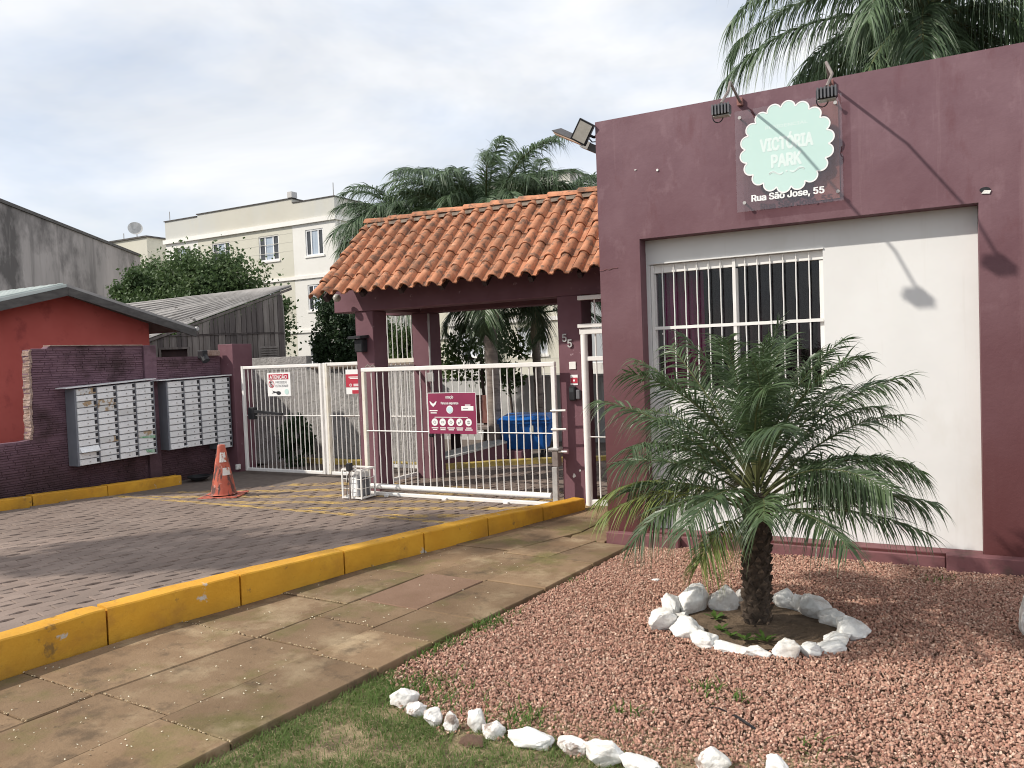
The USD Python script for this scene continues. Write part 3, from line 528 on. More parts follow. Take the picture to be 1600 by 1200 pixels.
obj('knob', tube([(-1.96, FY + .19, 1.74), (-1.96, FY + .215, 1.74)], .008, 10), 'white_metal', booth)
def curtain(x0, x1, y, amp, n, z0, z1):
    xs = np.linspace(x0, x1, n * 8); ph = np.linspace(0, n * 2 * np.pi, n * 8); yy = y + amp * np.sin(ph) + amp * .4 * np.sin(2.3 * ph)
    v = np.vstack([np.column_stack([xs, yy, np.full(len(xs), z0)]), np.column_stack([xs, yy, np.full(len(xs), z1)])]); k = len(xs)
    return v, np.array([(i, i + 1, k + i + 1, k + i) for i in range(k - 1)])
obj('curtain', curtain(-2.02, -1.66, FY + .40, .022, 8, 1.0, 2.4), 'curtain_magenta', booth, smooth=True)
obj('curtain', curtain(-1.72, -.66, FY + .52, .025, 14, 1.0, 2.4), 'curtain_dark', booth, smooth=True)

# sign on the booth
sg = thing('booth_sign', 'clear acrylic sign with a mint scalloped badge on the booth wall', 'sign', (-.895, FY - .03, 2.63))
obj('panel', bx(-1.275, -.518, FY - .048, FY - .042, 2.632, 3.40, .002), 'acrylic', sg)
obj('backing_board', bx(-.72, -.545, FY - .006, FY - .002, 2.66, 3.36), 'rust_board', sg)
for x, z in ((-1.235, 3.345), (-.56, 3.335), (-1.215, 2.70), (-.555, 2.70)):
    obj('bolt', [tube([(x, FY - .002, z), (x, FY - .052, z)], .007, 8), tube([(x, FY - .049, z), (x, FY - .058, z)], .013, 10)], 'galvanized', sg)
NS = 18
sc = union_all([disc(.285, 48)] + [Point(.285 * math.cos(2 * math.pi * k / NS + .1), .285 * math.sin(2 * math.pi * k / NS + .1)).buffer(.054, 12) for k in range(NS)])
bc = (-.905, FY - .049, 3.075)
def btext(t_, w, h, o):
    return trimesh.util.concatenate([text(t_, w, h, (o[0] + dx, o[1] - .0002 * i, o[2] + dz_), bold=True, d=.0008) for i, (dx, dz_) in enumerate(((-.004, 0), (.004, 0), (0, .003), (0, -.003)))])
bd = obj('badge', slab(sc.buffer(-.010), .005, bc), 'mint', sg)
obj('badge_rim', slab(sc.difference(sc.buffer(-.0095)), .006, bc), 'sign_white', sg)
zf = FY - .0535
obj('lettering', text('RESIDENCIAL', .30, .022, (-.90, zf, 3.235), d=.0008), 'pale_mint', sg)
obj('lettering', btext('VICTÓRIA', .37, .088, (-.902, zf, 3.108)), 'pale_mint', sg)
obj('lettering', btext('PARK', .21, .088, (-.905, zf, 2.982)), 'pale_mint', sg)
fl = [trimesh.util.concatenate([slab(Polygon([(s * (.125 - .1 * t), .012 * math.sin(6 * t) + .003) for t in np.linspace(0, 1, 14)] + [(s * (.125 - .1 * t), .012 * math.sin(6 * t) - .003 * (1 - t)) for t in np.linspace(1, 0, 14)]).buffer(.0012), .002, (-.905, zf, 2.895 + o * s)) for s in (1, -1) for o in (0, .006)]), slab(disc(.007), .002, (-.905, zf, 2.897))]
obj('flourish', fl, 'pale_mint', sg)
obj('lettering', trimesh.util.concatenate([text('Rua São Jose, 55', .515, .047, (-.905 + dx, FY - .0495 - .0002 * i, 2.727), bold=True, d=.001) for i, dx in enumerate((-.002, .002))]), 'sign_white', sg)
# spot lamps over the sign
def spot(px, pz, hx, hy, hz, label):
    s = thing('sign_lamp', label, 'lamp', (px, FY, pz), 'spot lamps over the booth sign')
    obj('bracket', bx(px - .022, px + .022, FY - .03, FY - .002, pz - .03, pz + .03, .004), 'rust_board', s)
    obj('arm', tube([(px, FY - .02, pz), (px + .015, FY - .42, pz + .03), (hx + .02, hy + .14, hz + .16), (hx, hy, hz + .045)], .010, 7), 'brown_metal', s)
    h = obj('lamp_head', [bx(hx - .062, hx + .062, hy - .035, hy + .035, hz - .035, hz + .035, .012)], 'black_plastic', s)
    for k in range(6):
        obj('cooling_fin', bx(hx - .055 + k * .021, hx - .045 + k * .021, hy - .046, hy - .034, hz - .034, hz + .034), 'grey_plastic', h)
    obj('lamp_lens', bx(hx - .052, hx + .052, hy - .02, hy + .038, hz - .042, hz - .0355), 'lamp_lens', s)
    a = np.linspace(0, 2 * np.pi, 16); obj('cable', tube(np.column_stack([hx - .03 + .035 * np.cos(a), np.full(16, hy + .03), hz - .03 + .04 * np.sin(a)]), .004, 5), 'black_plastic', s)
spot(-1.236, 3.475, -1.193, FY - .85, 3.19, 'black spot lamp on an arm above the left corner of the booth sign')
spot(-.592, 3.481, -.535, FY - .85, 3.175, 'black spot lamp on an arm above the right corner of the booth sign')
# floodlights on the booth corner
ld = thing('street_light', 'long flat LED street light sticking out from the booth corner', 'lamp', (-2.45, FY + .1, 3.3))
A0, A1 = np.array([-2.43, FY + .16, 3.315]), np.array([-2.86, FY + .10, 3.545])
dr_ = (A1 - A0) / np.linalg.norm(A1 - A0); sd_ = np.array([.1, -1, .0]); sd_ -= dr_ * (sd_ @ dr_); sd_ /= np.linalg.norm(sd_); nr_ = np.cross(dr_, sd_); nr_ = nr_ if nr_[2] > 0 else -nr_
def obox(c0, c1, s0, s1, n0, n1): return hull([A0 + dr_ * a + sd_ * b + nr_ * c for a in (c0, c1) for b in (s0, s1) for c in (n0, n1)])
obj('arm', obox(-.02, .13, -.03, .03, -.03, .03), 'black_plastic', ld)
obj('neck', obox(.13, .20, -.032, .032, -.03, .035), 'galvanized', ld)
obj('housing', hull([A0 + dr_ * a + sd_ * b + nr_ * c for a, b, c in ((.20, -.05, .0), (.20, .05, .0), (.49, -.06, .0), (.49, .06, .0), (.22, -.04, .045), (.22, .04, .045), (.42, -.05, .05), (.42, .05, .05))]), 'grey_plastic', ld)
obj('led_panel', obox(.205, .47, -.045, .045, -.012, -.001), 'led_strip', ld)
fd = thing('floodlight', 'square black LED floodlight tilted on the booth corner', 'lamp', (-2.5, FY + .05, 3.35))
fc = np.array([-2.535, FY - .02, 3.462]); e1 = np.array([.55, -.12, .80]); e1 /= np.linalg.norm(e1); e2 = np.array([.72, .25, -.46]); e2 -= e1 * (e1 @ e2); e2 /= np.linalg.norm(e2); e3 = np.cross(e1, e2)
if e3[1] > 0: e3 = -e3
def fb(a, b, c0, c1, off=(0, 0)): return hull([fc + e1 * (off[0] + s * a) + e2 * (off[1] + t * b) + e3 * c for s in (-1, 1) for t in (-1, 1) for c in (c0, c1)])
obj('housing', fb(.092, .070, -.03, .018), 'black_plastic', fd)
obj('lens', fb(.078, .056, .0185, .022), 'lamp_lens', fd)
obj('bracket', [tube([fc + e2 * .06 - e3 * .01, fc + e2 * .10 - e3 * .05, (-2.43, FY + .03, 3.43)], .012, 6), tube([fc - e3 * .02, (-2.50, FY + .10, 3.40), (-2.43, FY + .12, 3.40)], .006, 5)], 'black_plastic', fd)

# ------------------------------------------------------------------ gatehouse: pillars, beams, tiled roof
gh = thing('gatehouse', 'open gatehouse with mauve pillars under a terracotta tiled roof', 'gatehouse', (-4.5, 8.2, 0))
PT = 2.225
obj('pillar', bx(-3.525, -3.245, 7.70, 7.98, -.1, PT, .006), 'gate_paint', gh, label='right front pillar carrying the number 55')
obj('pillar', bx(-6.31, -6.035, 7.72, 8.0, -.1, PT, .006), 'gate_paint', gh, label='left front pillar')
obj('pillar', bx(-6.18, -5.905, 8.75, 9.03, -.1, PT, .006), 'gate_paint', gh, label='left rear pillar')
obj('pillar', bx(-3.30, -3.02, 8.75, 9.03, -.1, PT, .006), 'gate_paint', gh, label='right rear pillar')
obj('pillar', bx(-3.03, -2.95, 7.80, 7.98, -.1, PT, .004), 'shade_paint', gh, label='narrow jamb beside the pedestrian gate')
obj('beam', bx(-6.62, -2.0, 7.70, 8.0, PT + .002, 2.52, .006), 'gate_paint', gh)
obj('beam', bx(-6.62, -2.0, 8.75, 9.03, PT + .002, 2.52, .006), 'gate_paint', gh)
for x in (-6.30, -3.52):
    obj('beam', bx(x, x + .27, 8.003, 8.747, PT + .004, 2.50, .004), 'gate_paint', gh)
EY, EZ, RY, RZ = 7.20, 2.44, 8.25, 3.385
sl = np.array([0, RY - EY, RZ - EZ]); SL = np.linalg.norm(sl); sl /= SL; nrm = np.array([0, -sl[2], sl[1]])
def rp(x, s, h): return np.array([x, EY, EZ]) + sl * s + nrm * h
RX0, RX1 = -6.36, -1.95
obj('ceiling', hull([rp(x, s, h) for x in (RX0 + .06, RX1) for s in (.06, SL - .03) for h in (-.045, -.028)]), 'dark_wood', gh)
bk = np.array([0, 1, -1]) ; obj('rear_slope', hull([(x, y, z) for x in (RX0, RX1) for y, z in ((RY + .02, RZ - .0), (RY + .02, RZ - .05), (2 * RY - EY, EZ), (2 * RY - EY, EZ - .05))]), 'roof_tile', gh)
obj('gable', hull([(x, y, z) for x in (RX0 + .10, RX0 + .2) for y, z in ((7.72, 2.523), (9.0, 2.523), (8.9, 2.70), (RY, RZ - .12), (7.72, 2.72))]), 'gate_paint', gh)
obj('rafter', hull([rp(x, s, h) for x in (RX0 + .0, RX0 + .06) for s in (-.04, SL - .05) for h in (-.11, -.03)]), 'dark_wood', gh)
for k in range(1, 8):
    x = RX0 + .55 * k
    obj('rafter', hull([rp(x + d_, s, h) for d_ in (-.025, .025) for s in (.0, SL - .1) for h in (-.11, -.046)]), 'dark_wood', gh)
CW, RE = .1905, .268
def roof_tile(x, s0, L, lift, r0=.062, r1=.050, pan=True, h=0.0):
    """one barrel-and-pan clay tile: lower end at s0, fanning out at the bottom"""
    out = []
    for s, r, up_ in ((s0, r0, lift), (s0 + L, r1, 0.0)):
        a = np.linspace(np.pi, 0, 8)
        top = [(x + r * math.cos(t), up_ + h + r * 1.02 * math.sin(t)) for t in a]
        if pan: top += [(x + .105, up_ + h - .010), (x + .127, up_ + h + .008)]
        out.append([rp(px_, s, hz) for px_, hz in top] + [rp(px_, s, hz - .013) for px_, hz in top[::-1]])
    n = len(out[0]); v = np.array(out[0] + out[1]); f = []
    for i in range(n): j = (i + 1) % n; f += [(i, n + j, j), (i, n + i, n + j)]
    m = n // 2
    for i in range(m - 1): f += [(i, i + 1, n - 2 - i), (i, n - 2 - i, n - 1 - i)]
    f += [tuple(n + k for k in t[::-1]) for t in f[-2 * (m - 1):]]
    return trimesh.Trimesh(v, np.array(f), process=False)
for c in range(23):
    x = RX0 + .075 + CW * c
    for k in range(6):
        s0 = -.05 + RE * k
        L = min(.335, SL - .02 - s0)
        if L < .08: continue
        obj('tile', roof_tile(x + rnd(-.006, .006), s0 + rnd(-.012, .012), L + rnd(-.008, .012), .011 + rnd(-.004, .005), .059 + rnd(-.003, .003)), 'roof_tile', gh, smooth=40)
for k in range(6):
    s0 = -.10 + RE * k; L = min(.33, SL - s0)
    obj('verge_tile', roof_tile(RX0 - .075, s0, L, .022, .066, .054, False, -.02), 'roof_tile', gh, smooth=40)
obj('mortar_bed', hull([(x, y, z) for x in (RX0 - .05, RX1) for y, z in ((RY - .10, RZ - .045), (RY - .05, RZ + .035), (RY + .05, RZ + .035), (RY + .1, RZ - .04))]), 'mortar', gh)
nrt = 12; rl_ = (RX1 - RX0 + .12) / nrt
for k in range(nrt):
    x0 = RX0 - .10 + rl_ * k; out = []
    for x, r, dz in ((x0, .092, .014), (x0 + rl_ + .05, .076, 0)):
        a = np.linspace(np.pi * .98, np.pi * .02, 9)
        out.append([(x, RY + r * math.cos(t), RZ + .0 + dz + r * .82 * math.sin(t)) for t in a] + [(x, RY + (r - .014) * math.cos(t), RZ + dz + (r - .014) * .82 * math.sin(t)) for t in a[::-1]])
    n = len(out[0]); v = np.array(out[0] + out[1]); f = []
    for i in range(n): j = (i + 1) % n; f += [(i, j, n + j), (i, n + j, n + i)]
    m = n // 2
    for i in range(m - 1): f += [(i, n - 2 - i, i + 1), (i, n - 1 - i, n - 2 - i)]
    f += [tuple(n + q_ for q_ in t[::-1]) for t in f[-2 * (m - 1):]]
    obj('ridge_tile', trimesh.Trimesh(v, np.array(f), process=False), 'roof_tile', gh, smooth=40)
obj('lamp_globe', trimesh.creation.icosphere(2, .05).apply_translation((-6.44, 7.55, 2.40)), 'lamp_lens', gh, smooth=True)
obj('digit', text('5', .052, .082, (-3.445, 7.699, 1.775), bold=True, d=.016), 'galvanized', gh)
obj('digit', text('5', .052, .082, (-3.385, 7.699, 1.715), bold=True, d=.016), 'galvanized', gh)
obj('chip', slab(Polygon([(0, 0), (.02, .01), (.015, .03), (-.005, .02)]), .002, (-3.33, 7.699, .33)), 'white_paint', gh)
obj('chip', slab(Polygon([(0, 0), (.03, .02), (.02, .04), (.005, .055), (-.01, .02)]), .002, (-3.40, 7.699, .26)), 'white_paint', gh)
obj('conduit', tube([(-5.885, 8.72, 2.21), (-5.885, 8.72, 1.42)], .014, 8), 'galvanized', gh)
obj('conduit', tube([(-5.885, 8.72, 1.33), (-5.885, 8.72, .95)], .006, 6), 'galvanized', gh)
obj('junction_box', bx(-5.925, -5.845, 8.69, 8.745, 1.30, 1.42, .006), 'galvanized', gh)
obj('sensor_box', bx(-5.93, -5.85, 8.66, 8.74, .56, .68, .01), 'black_plastic', gh)
wl_ = thing('wall_spot', 'black wall lamp on the left front pillar of the gatehouse', 'lamp', (-6.22, 7.68, 1.7))
obj('hood', hull([(-6.285, 7.718, 1.93), (-6.105, 7.718, 1.93), (-6.30, 7.55, 1.915), (-6.11, 7.55, 1.915), (-6.285, 7.718, 1.895), (-6.105, 7.718, 1.895), (-6.30, 7.55, 1.885), (-6.11, 7.55, 1.885)]), 'black_plastic', wl_)
obj('body', bx(-6.245, -6.125, 7.60, 7.715, 1.72, 1.883, .01), 'black_plastic', wl_)
obj('socket_plate', bx(-3.405, -3.325, 7.69, 7.699, 1.435, 1.515, .003), 'white_metal', label='small white square plate on the right gate pillar under the 55', cat='plate')
rs = thing('pillar_sticker', 'small red and white notice above the intercom on the gate pillar', 'sign', (-3.36, 7.69, 1.27))
obj('board', bx(-3.395, -3.31, 7.695, 7.699, 1.265, 1.375), 'sign_white', rs)
obj('red_field', bx(-3.393, -3.312, 7.6925, 7.6945, 1.285, 1.345), 'sign_red', rs)
obj('mark', slab(disc(.012), .002, (-3.352, 7.692, 1.315)), 'sign_white', rs)
ic = thing('intercom', 'black intercom with side keypad on the right gate pillar', 'intercom', (-3.35, 7.66, 1.1))
obj('body', bx(-3.40, -3.325, 7.64, 7.698, 1.10, 1.255, .012), 'black_plastic', ic)
obj('keypad', bx(-3.322, -3.275, 7.65, 7.698, 1.115, 1.215, .008), 'grey_plastic', ic)
obj('screen', bx(-3.388, -3.338, 7.636, 7.6395, 1.19, 1.235), 'dark_pane', ic)

# ------------------------------------------------------------------ gates
sgt = thing('sliding_gate', 'white barred sliding gate closing the driveway between the pillars', 'gate', (-4.8, 7.58, 0))
GX0, GX1, GY, GZ0, GZ1 = -6.125, -3.515, 7.58, .075, 1.525
obj('rail', bx(GX0, GX1, GY - .025, GY + .025, GZ1 - .05, GZ1, .006), 'white_metal', sgt, label='top rail')
obj('rail', tube([(GX0, GY, GZ0), (GX1 - .10, GY, GZ0)], .034, 10), 'white_metal', sgt, smooth=40, label='thick bottom tube')
obj('stile', bx(GX0, GX0 + .05, GY - .024, GY + .024, .04, GZ1 - .052, .006), 'old_white_metal', sgt)
obj('stile', bx(GX1 - .05, GX1, GY - .024, GY + .024, .58, GZ1 - .052, .006), 'white_metal', sgt)
obj('cross_rod', tube([(GX0 + .05, GY - .014, .755), (GX1 - .05, GY - .014, .755)], .0065, 6), 'white_metal', sgt)
nb = 27
for i in range(nb):
    x = GX0 + .05 + (GX1 - GX0 - .1) * (i + 1) / (nb + 1)
    obj('bar', tube([(x, GY, GZ0 + .02), (x + rnd(-.004, .004), GY, GZ1 - .045)], .0068, 6), 'white_metal', sgt)
for z in (1.00, .80, .56):
    obj('latch', tube([(GX1 - .06, GY - .03, z), (GX1 + .115, GY - .03, z + .005)], .011, 6), 'white_metal', sgt)
obj('lock_box', bx(GX1 - .055, GX1 + .015, GY - .05, GY + .05, .40, .575, .006), 'brown_metal', sgt)
obj('lock_cover', bx(GX1 - .09, GX1 + .03, GY - .065, GY + .06, .578, .60, .004), 'galvanized', sgt)
obj('top_hook', [tube([(-6.07, GY, 1.53), (-6.03, GY, 1.56), (-5.99, GY, 1.535), (-5.95, GY, 1.555), (-5.92, GY, 1.53)], .008, 6)], 'brown_metal', sgt)
trk = thing('gate_track', 'low white guide rail on feet under the sliding gate', 'track', (-4.8, 7.5, 0))
obj('rail', bx(-6.15, -3.53, 7.455, 7.50, -.01, .028, .004), 'white_metal', trk)
for x in (-5.72, -4.10, -4.9): obj('foot', bx(x - .03, x + .03, 7.42, 7.454, -.03, .012, .004), 'white_metal', trk)
obj('rack', bx(-6.1, -3.62, 7.51, 7.53, .012, .024), 'brown_metal', trk)
obj('post', bx(-3.505 - .06, -3.505, 7.505, 7.55, -.03, .398, .004), 'galvanized', trk)
def bar_gate(name, label, x0, x1, y, z0, z1, n, zr, group=None, m='white_metal', w=.045):
    t = thing(name, label, 'gate', ((x0 + x1) / 2, y, z0), group)
    for a in (x0, x1 - w): obj('stile', bx(a, a + w, y - .022, y + .022, z0, z1, .005), m, t)
    for z in (z0, z1 - w): obj('rail', bx(x0 + w + .001, x1 - w - .001, y - .021, y + .021, z, z + w, .005), m, t)
    obj('cross_rod', tube([(x0 + w, y - .012, zr), (x1 - w, y - .012, zr)], .006, 6), m, t)
    for i in range(n):
        x = x0 + w + (x1 - x0 - 2 * w) * (i + 1) / (n + 1)
        obj('bar', tube([(x, y, z0 + w), (x + rnd(-.003, .003), y, z1 - w)], .0065, 6), m, t)
    return t
lg = bar_gate('swing_gate', 'left white barred gate leaf carrying the ATENÇÃO notice', -9.16, -7.585, 8.5, .02, 1.60, 17, .86)
obj('closer_arm', [bx(-9.02, -8.90, 8.44, 8.53, .80, .98, .01), hull([(-8.95, 8.45, .90), (-8.95, 8.49, .90), (-8.95, 8.45, .945), (-8.95, 8.49, .945), (-8.35, 8.46, .865), (-8.35, 8.49, .865), (-8.35, 8.46, .895), (-8.35, 8.49, .895)])], 'black_plastic', lg)
lg2 = bar_gate('swing_gate', 'right white barred gate leaf with a red notice, partly behind the pillar', -7.555, -6.60, 8.5, .02, 1.605, 10, .86)
obj('stile', bx(-7.505, -7.47, 8.47, 8.53, .03, 1.60, .004), 'old_white_metal', lg2)
obj('latch', tube([(-7.2, 8.47, .85), (-7.0, 8.47, .855)], .010, 6), 'brown_metal', lg2)
# inner fixed bars between the left pillars
ig = thing('inner_gate', 'tall white barred panel seen between the two left pillars', 'gate', (-6.2, 8.9, 0))
obj('stile', bx(-6.30, -6.255, 9.20, 9.24, .03, 1.62, .004), 'old_white_metal', ig)
obj('rail', bx(-7.2, -6.31, 9.20, 9.24, .04, .085), 'white_metal', ig); obj('rail', bx(-7.2, -6.1, 9.20, 9.24, 1.57, 1.63), 'old_white_metal', ig)
obj('rail', bx(-7.2, -6.31, 9.20, 9.215, .78, .80), 'white_metal', ig)
obj('rail', bx(-7.2, -6.1, 9.20, 9.24, 2.40, 2.44), 'white_metal', ig)
for i in range(11): x = -7.15 + .082 * i; obj('bar', tube([(x, 9.22, .085), (x, 9.22, 1.57)], .0075, 6), 'white_metal', ig)
for i in range(12): x = -7.12 + .085 * i; obj('bar', tube([(x, 9.22, 1.63), (x, 9.22, 2.40)], .0075, 6), 'white_metal', ig)
ig2 = thing('inner_gate', 'open white gate leaf standing across the drive between the left pillars', 'gate', (-6.1, 8.4, 0))
obj('rail', bx(-6.20, -6.16, 8.02, 8.74, .03, .07), 'white_metal', ig2); obj('rail', bx(-6.20, -6.16, 8.02, 8.74, 1.50, 1.54), 'white_metal', ig2)
for i in range(6): y = 8.08 + .115 * i; obj('bar', tube([(-6.18, y, .07), (-6.18, y, 1.5)], .0075, 6), 'white_metal', ig2)
# pedestrian gate and transom window
pg = thing('pedestrian_gate', 'narrow white barred pedestrian gate between pillar and booth', 'gate', (-2.85, 7.6, 0))
obj('stile', tube([(-3.19, 7.62, -.01), (-3.19, 7.62, 1.80)], .038, 10), 'white_metal', pg, smooth=40)
obj('stile', bx(-2.46, -2.435, 7.60, 7.64, -.01, 1.80), 'white_metal', pg)
obj('rail', bx(-3.15, -2.462, 7.595, 7.645, -.01, .055, .004), 'white_metal', pg)
obj('rail', bx(-3.15, -2.462, 7.60, 7.64, 1.52, 1.565, .004), 'white_metal', pg)
obj('rail', bx(-3.23, -2.462, 7.59, 7.65, 1.80, 1.86, .004), 'white_metal', pg); obj('rail', bx(-3.24, -2.462, 7.57, 7.66, 1.868, 1.91, .004), 'white_metal', pg)
obj('cross_rod', tube([(-3.15, 7.61, .72), (-2.46, 7.61, .72)], .006, 6), 'white_metal', pg)
for i in range(6): x = -3.06 + .10 * i; obj('bar', tube([(x, 7.62, .055), (x, 7.62, 1.80)], .0085, 6), 'white_metal', pg)
tw = thing('transom_grille', 'white grille over the pedestrian gate', 'grille', (-2.85, 7.62, 1.95))
obj('rail', bx(-3.24, -2.44, 7.585, 7.645, 2.16, 2.205, .004), 'white_metal', tw)
for i in range(6): x = -3.06 + .10 * i; obj('bar', tube([(x, 7.62, 1.912), (x, 7.62, 2.16)], .008, 6), 'white_metal', tw)

# signs on the gates
s1 = thing('warning_sign', 'white ATENÇÃO no-parking notice on the left gate leaf', 'sign', (-8.385, 8.47, 1.15))
obj('board', bx(-8.605, -8.155, 8.462, 8.468, 1.145, 1.488), 'sign_white', s1)
obj('red_band', bx(-8.575, -8.19, 8.459, 8.4615, 1.390, 1.466), 'sign_red', s1)
obj('lettering', text('ATENÇÃO', .34, .048, (-8.383, 8.4585, 1.424), bold=True), 'sign_white', s1)
rg = disc(.056, 32).difference(disc(.046, 32)).union(Polygon([(-.045, .033), (-.036, .042), (.042, -.036), (.034, -.045)]))
obj('no_parking_ring', slab(rg, .002, (-8.525, 8.4615, 1.323)), 'sign_red', s1)
obj('lettering', text('E', .040, .068, (-8.525, 8.4605, 1.323), bold=True), 'sign_ink', s1)
obj('lettering', text('PROIBIDO', .22, .034, (-8.33, 8.4615, 1.348)), 'sign_grey_ink', s1)
obj('lettering', text('ESTACIONAR', .245, .034, (-8.322, 8.4615, 1.295)), 'sign_grey_ink', s1)
obj('picture', [slab(affinity.scale(disc(.034), 1.3, .8), .002, (-8.39, 8.4615, 1.190)), slab(Polygon([(-.14, .0), (-.02, .015), (0, .035), (-.05, .025), (-.13, .042), (-.10, .02)]), .002, (-8.39, 8.4612, 1.185))], 'sign_ink', s1)
obj('badge', slab(disc(.040, 24), .002, (-8.232, 8.4615, 1.208)), 'mint', s1)
s2 = thing('warning_sign', 'red and white notice on the right gate leaf beside the pillar', 'sign', (-7.0, 8.47, 1.16))
obj('board', bx(-7.125, -6.78, 8.462, 8.468, 1.16, 1.50), 'sign_white', s2)
obj('red_field', bx(-7.123, -6.782, 8.459, 8.4615, 1.255, 1.435), 'sign_red', s2)
obj('red_band', bx(-7.02, -6.782, 8.459, 8.4615, 1.165, 1.215), 'sign_red', s2)
for a, b, z in ((-7.07, -6.83, 1.395), (-7.05, -6.85, 1.375), (-6.99, -6.83, 1.295), (-6.99, -6.85, 1.275)): obj('text_line', bx(a, b, 8.457, 8.4588, z - .006, z + .006), 'sign_white', s2)
obj('symbol', slab(disc(.020, 16).difference(disc(.012, 16)), .002, (-7.04, 8.4588, 1.285)), 'sign_white', s2)
s3 = thing('gate_sign', 'wine red instruction board with five white round icons on the sliding gate', 'sign', (-4.82, 7.55, .71))
SX0, SX1, SZ0, SZ1, SY = -5.150, -4.505, .735, 1.205, 7.552
obj('board', bx(SX0, SX1, SY, SY + .006, SZ0, SZ1), 'sign_wine', s3)
SW, SH = SX1 - SX0, SZ1 - SZ0
def sp(u, v): return (SX0 + u * SW, SY - .0005, SZ1 - v * SH)
obj('edge', [bx(SX0 - .006, SX0, SY - .001, SY + .007, SZ0, SZ1), bx(SX0, SX1, SY - .001, SY + .007, SZ1, SZ1 + .005), bx(SX1, SX1 + .005, SY - .001, SY + .007, SZ0, SZ1)], 'sign_white', s3)
obj('lettering', text('ATENÇÃO', .105, .028, sp(.46, .105), bold=True), 'sign_white', s3)
obj('lettering', text('Para sua segurança', .235, .026, sp(.46, .245), bold=True), 'sign_white', s3)
obj('disc', slab(disc(.046, 24), .002, sp(.46, .405)), 'sign_white', s3); obj('disc', slab(disc(.036, 24), .002, (sp(.46, .405)[0], SY - .0027, sp(.46, .405)[2])), 'pale_blue', s3)
wing = Polygon([(0, -.034), (-.012, -.02), (-.03, -.008), (-.044, .018), (-.048, .036), (-.03, .026), (-.016, .012), (0, .004), (.016, .012), (.03, .026), (.048, .036), (.044, .018), (.03, -.008), (.012, -.02)])
obj('emblem', slab(wing, .002, sp(.11, .27)), 'sign_white', s3)
obj('text_line', bx(*[sp(.03, 0)[0], sp(.2, 0)[0]], SY - .002, SY - .0005, sp(0, .43)[2] - .006, sp(0, .43)[2] + .006), 'sign_white', s3)
obj('text_line', bx(*[sp(.05, 0)[0], sp(.18, 0)[0]], SY - .002, SY - .0005, sp(0, .485)[2] - .006, sp(0, .485)[2] + .006), 'sign_white', s3)
obj('label_plate', bx(sp(.70, 0)[0], sp(.95, 0)[0], SY - .002, SY - .0005, sp(0, .43)[2], sp(0, .32)[2]), 'sign_white', s3)
obj('text_line', bx(sp(.78, 0)[0], sp(.89, 0)[0], SY - .002, SY - .0005, sp(0, .31)[2], sp(0, .285)[2]), 'sign_white', s3)
obj('text_line', bx(sp(.74, 0)[0], sp(.84, 0)[0], SY - .0035, SY - .0022, sp(0, .385)[2], sp(0, .365)[2]), 'sign_grey_ink', s3)
obj('rule', bx(sp(.13, 0)[0], sp(.83, 0)[0], SY - .002, SY - .0005, sp(0, .60)[2], sp(0, .585)[2]), 'sign_white', s3)
for k, u in enumerate((.13, .30, .475, .655, .84)):
    ic_ = obj('icon', slab(disc(.043, 24), .002, sp(u, .715)), 'sign_white', s3)
    q = sp(u, .715); shp = [disc(.018).difference(disc(.012)), sbox(-.018, -.01, .018, .012).difference(sbox(-.012, -.005, .012, .007)), affinity.rotate(sbox(-.016, -.016, .016, .016), 45).difference(disc(.01)), sbox(-.02, -.02, .0, .004).union(sbox(.006, -.004, .02, .022)), disc(.02).difference(sbox(-.03, -.004, .03, .004))][k]
    obj('pictogram', slab(shp, .0015, (q[0], SY - .0027, q[2])), 'sign_grey_ink', ic_)
    for r_, w_ in enumerate(((.045, .030), (.04, .034), (.052, .036), (.045, .04), (.036, .05))[k]):
        z = sp(u, .855 + .045 * r_)[2]; obj('text_line', bx(q[0] - w_, q[0] + w_, SY - .002, SY - .0005, z - .005, z + .005), 'sign_white', s3)

# ------------------------------------------------------------------ mailboxes, left wall, cone, motor cage
lw = thing('boundary_wall', 'rough purple wall with a broken end carrying the mailboxes', 'wall', (-9.7, 6.5, 0))
def rough_sheet(outline, x0, t, seed):
    """wall facing +x with split-face relief: front sheet displaced in rows, plus a body"""
    return slab(outline, t, (x0 - t - .012, 0, 0), (0, 1, 0), (0, 0, 1))
WX = -9.66
jag = [(5.60 + .008 * ((i * 7) % 5 - 2) / 2 + .01 * i / 4, .80 + (1.90 - .80) * i / 14) for i in range(15)]
poly1 = Polygon([(2.5, -.1), (7.20, -.1), (7.20, 1.94), (5.9, 1.94), (5.85, 1.905)] + jag[::-1] + [(5.5, .79), (2.5, .80)])
poly2 = Polygon([(7.40, -.1), (8.55, -.1), (8.55, 1.775), (7.40, 1.775)])
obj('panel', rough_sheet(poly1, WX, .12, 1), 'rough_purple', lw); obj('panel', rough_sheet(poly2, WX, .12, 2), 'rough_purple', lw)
obj('pilaster', bx(WX - .14, WX + .03, 7.203, 7.397, -.1, 1.945, .006), 'rough_purple', lw)
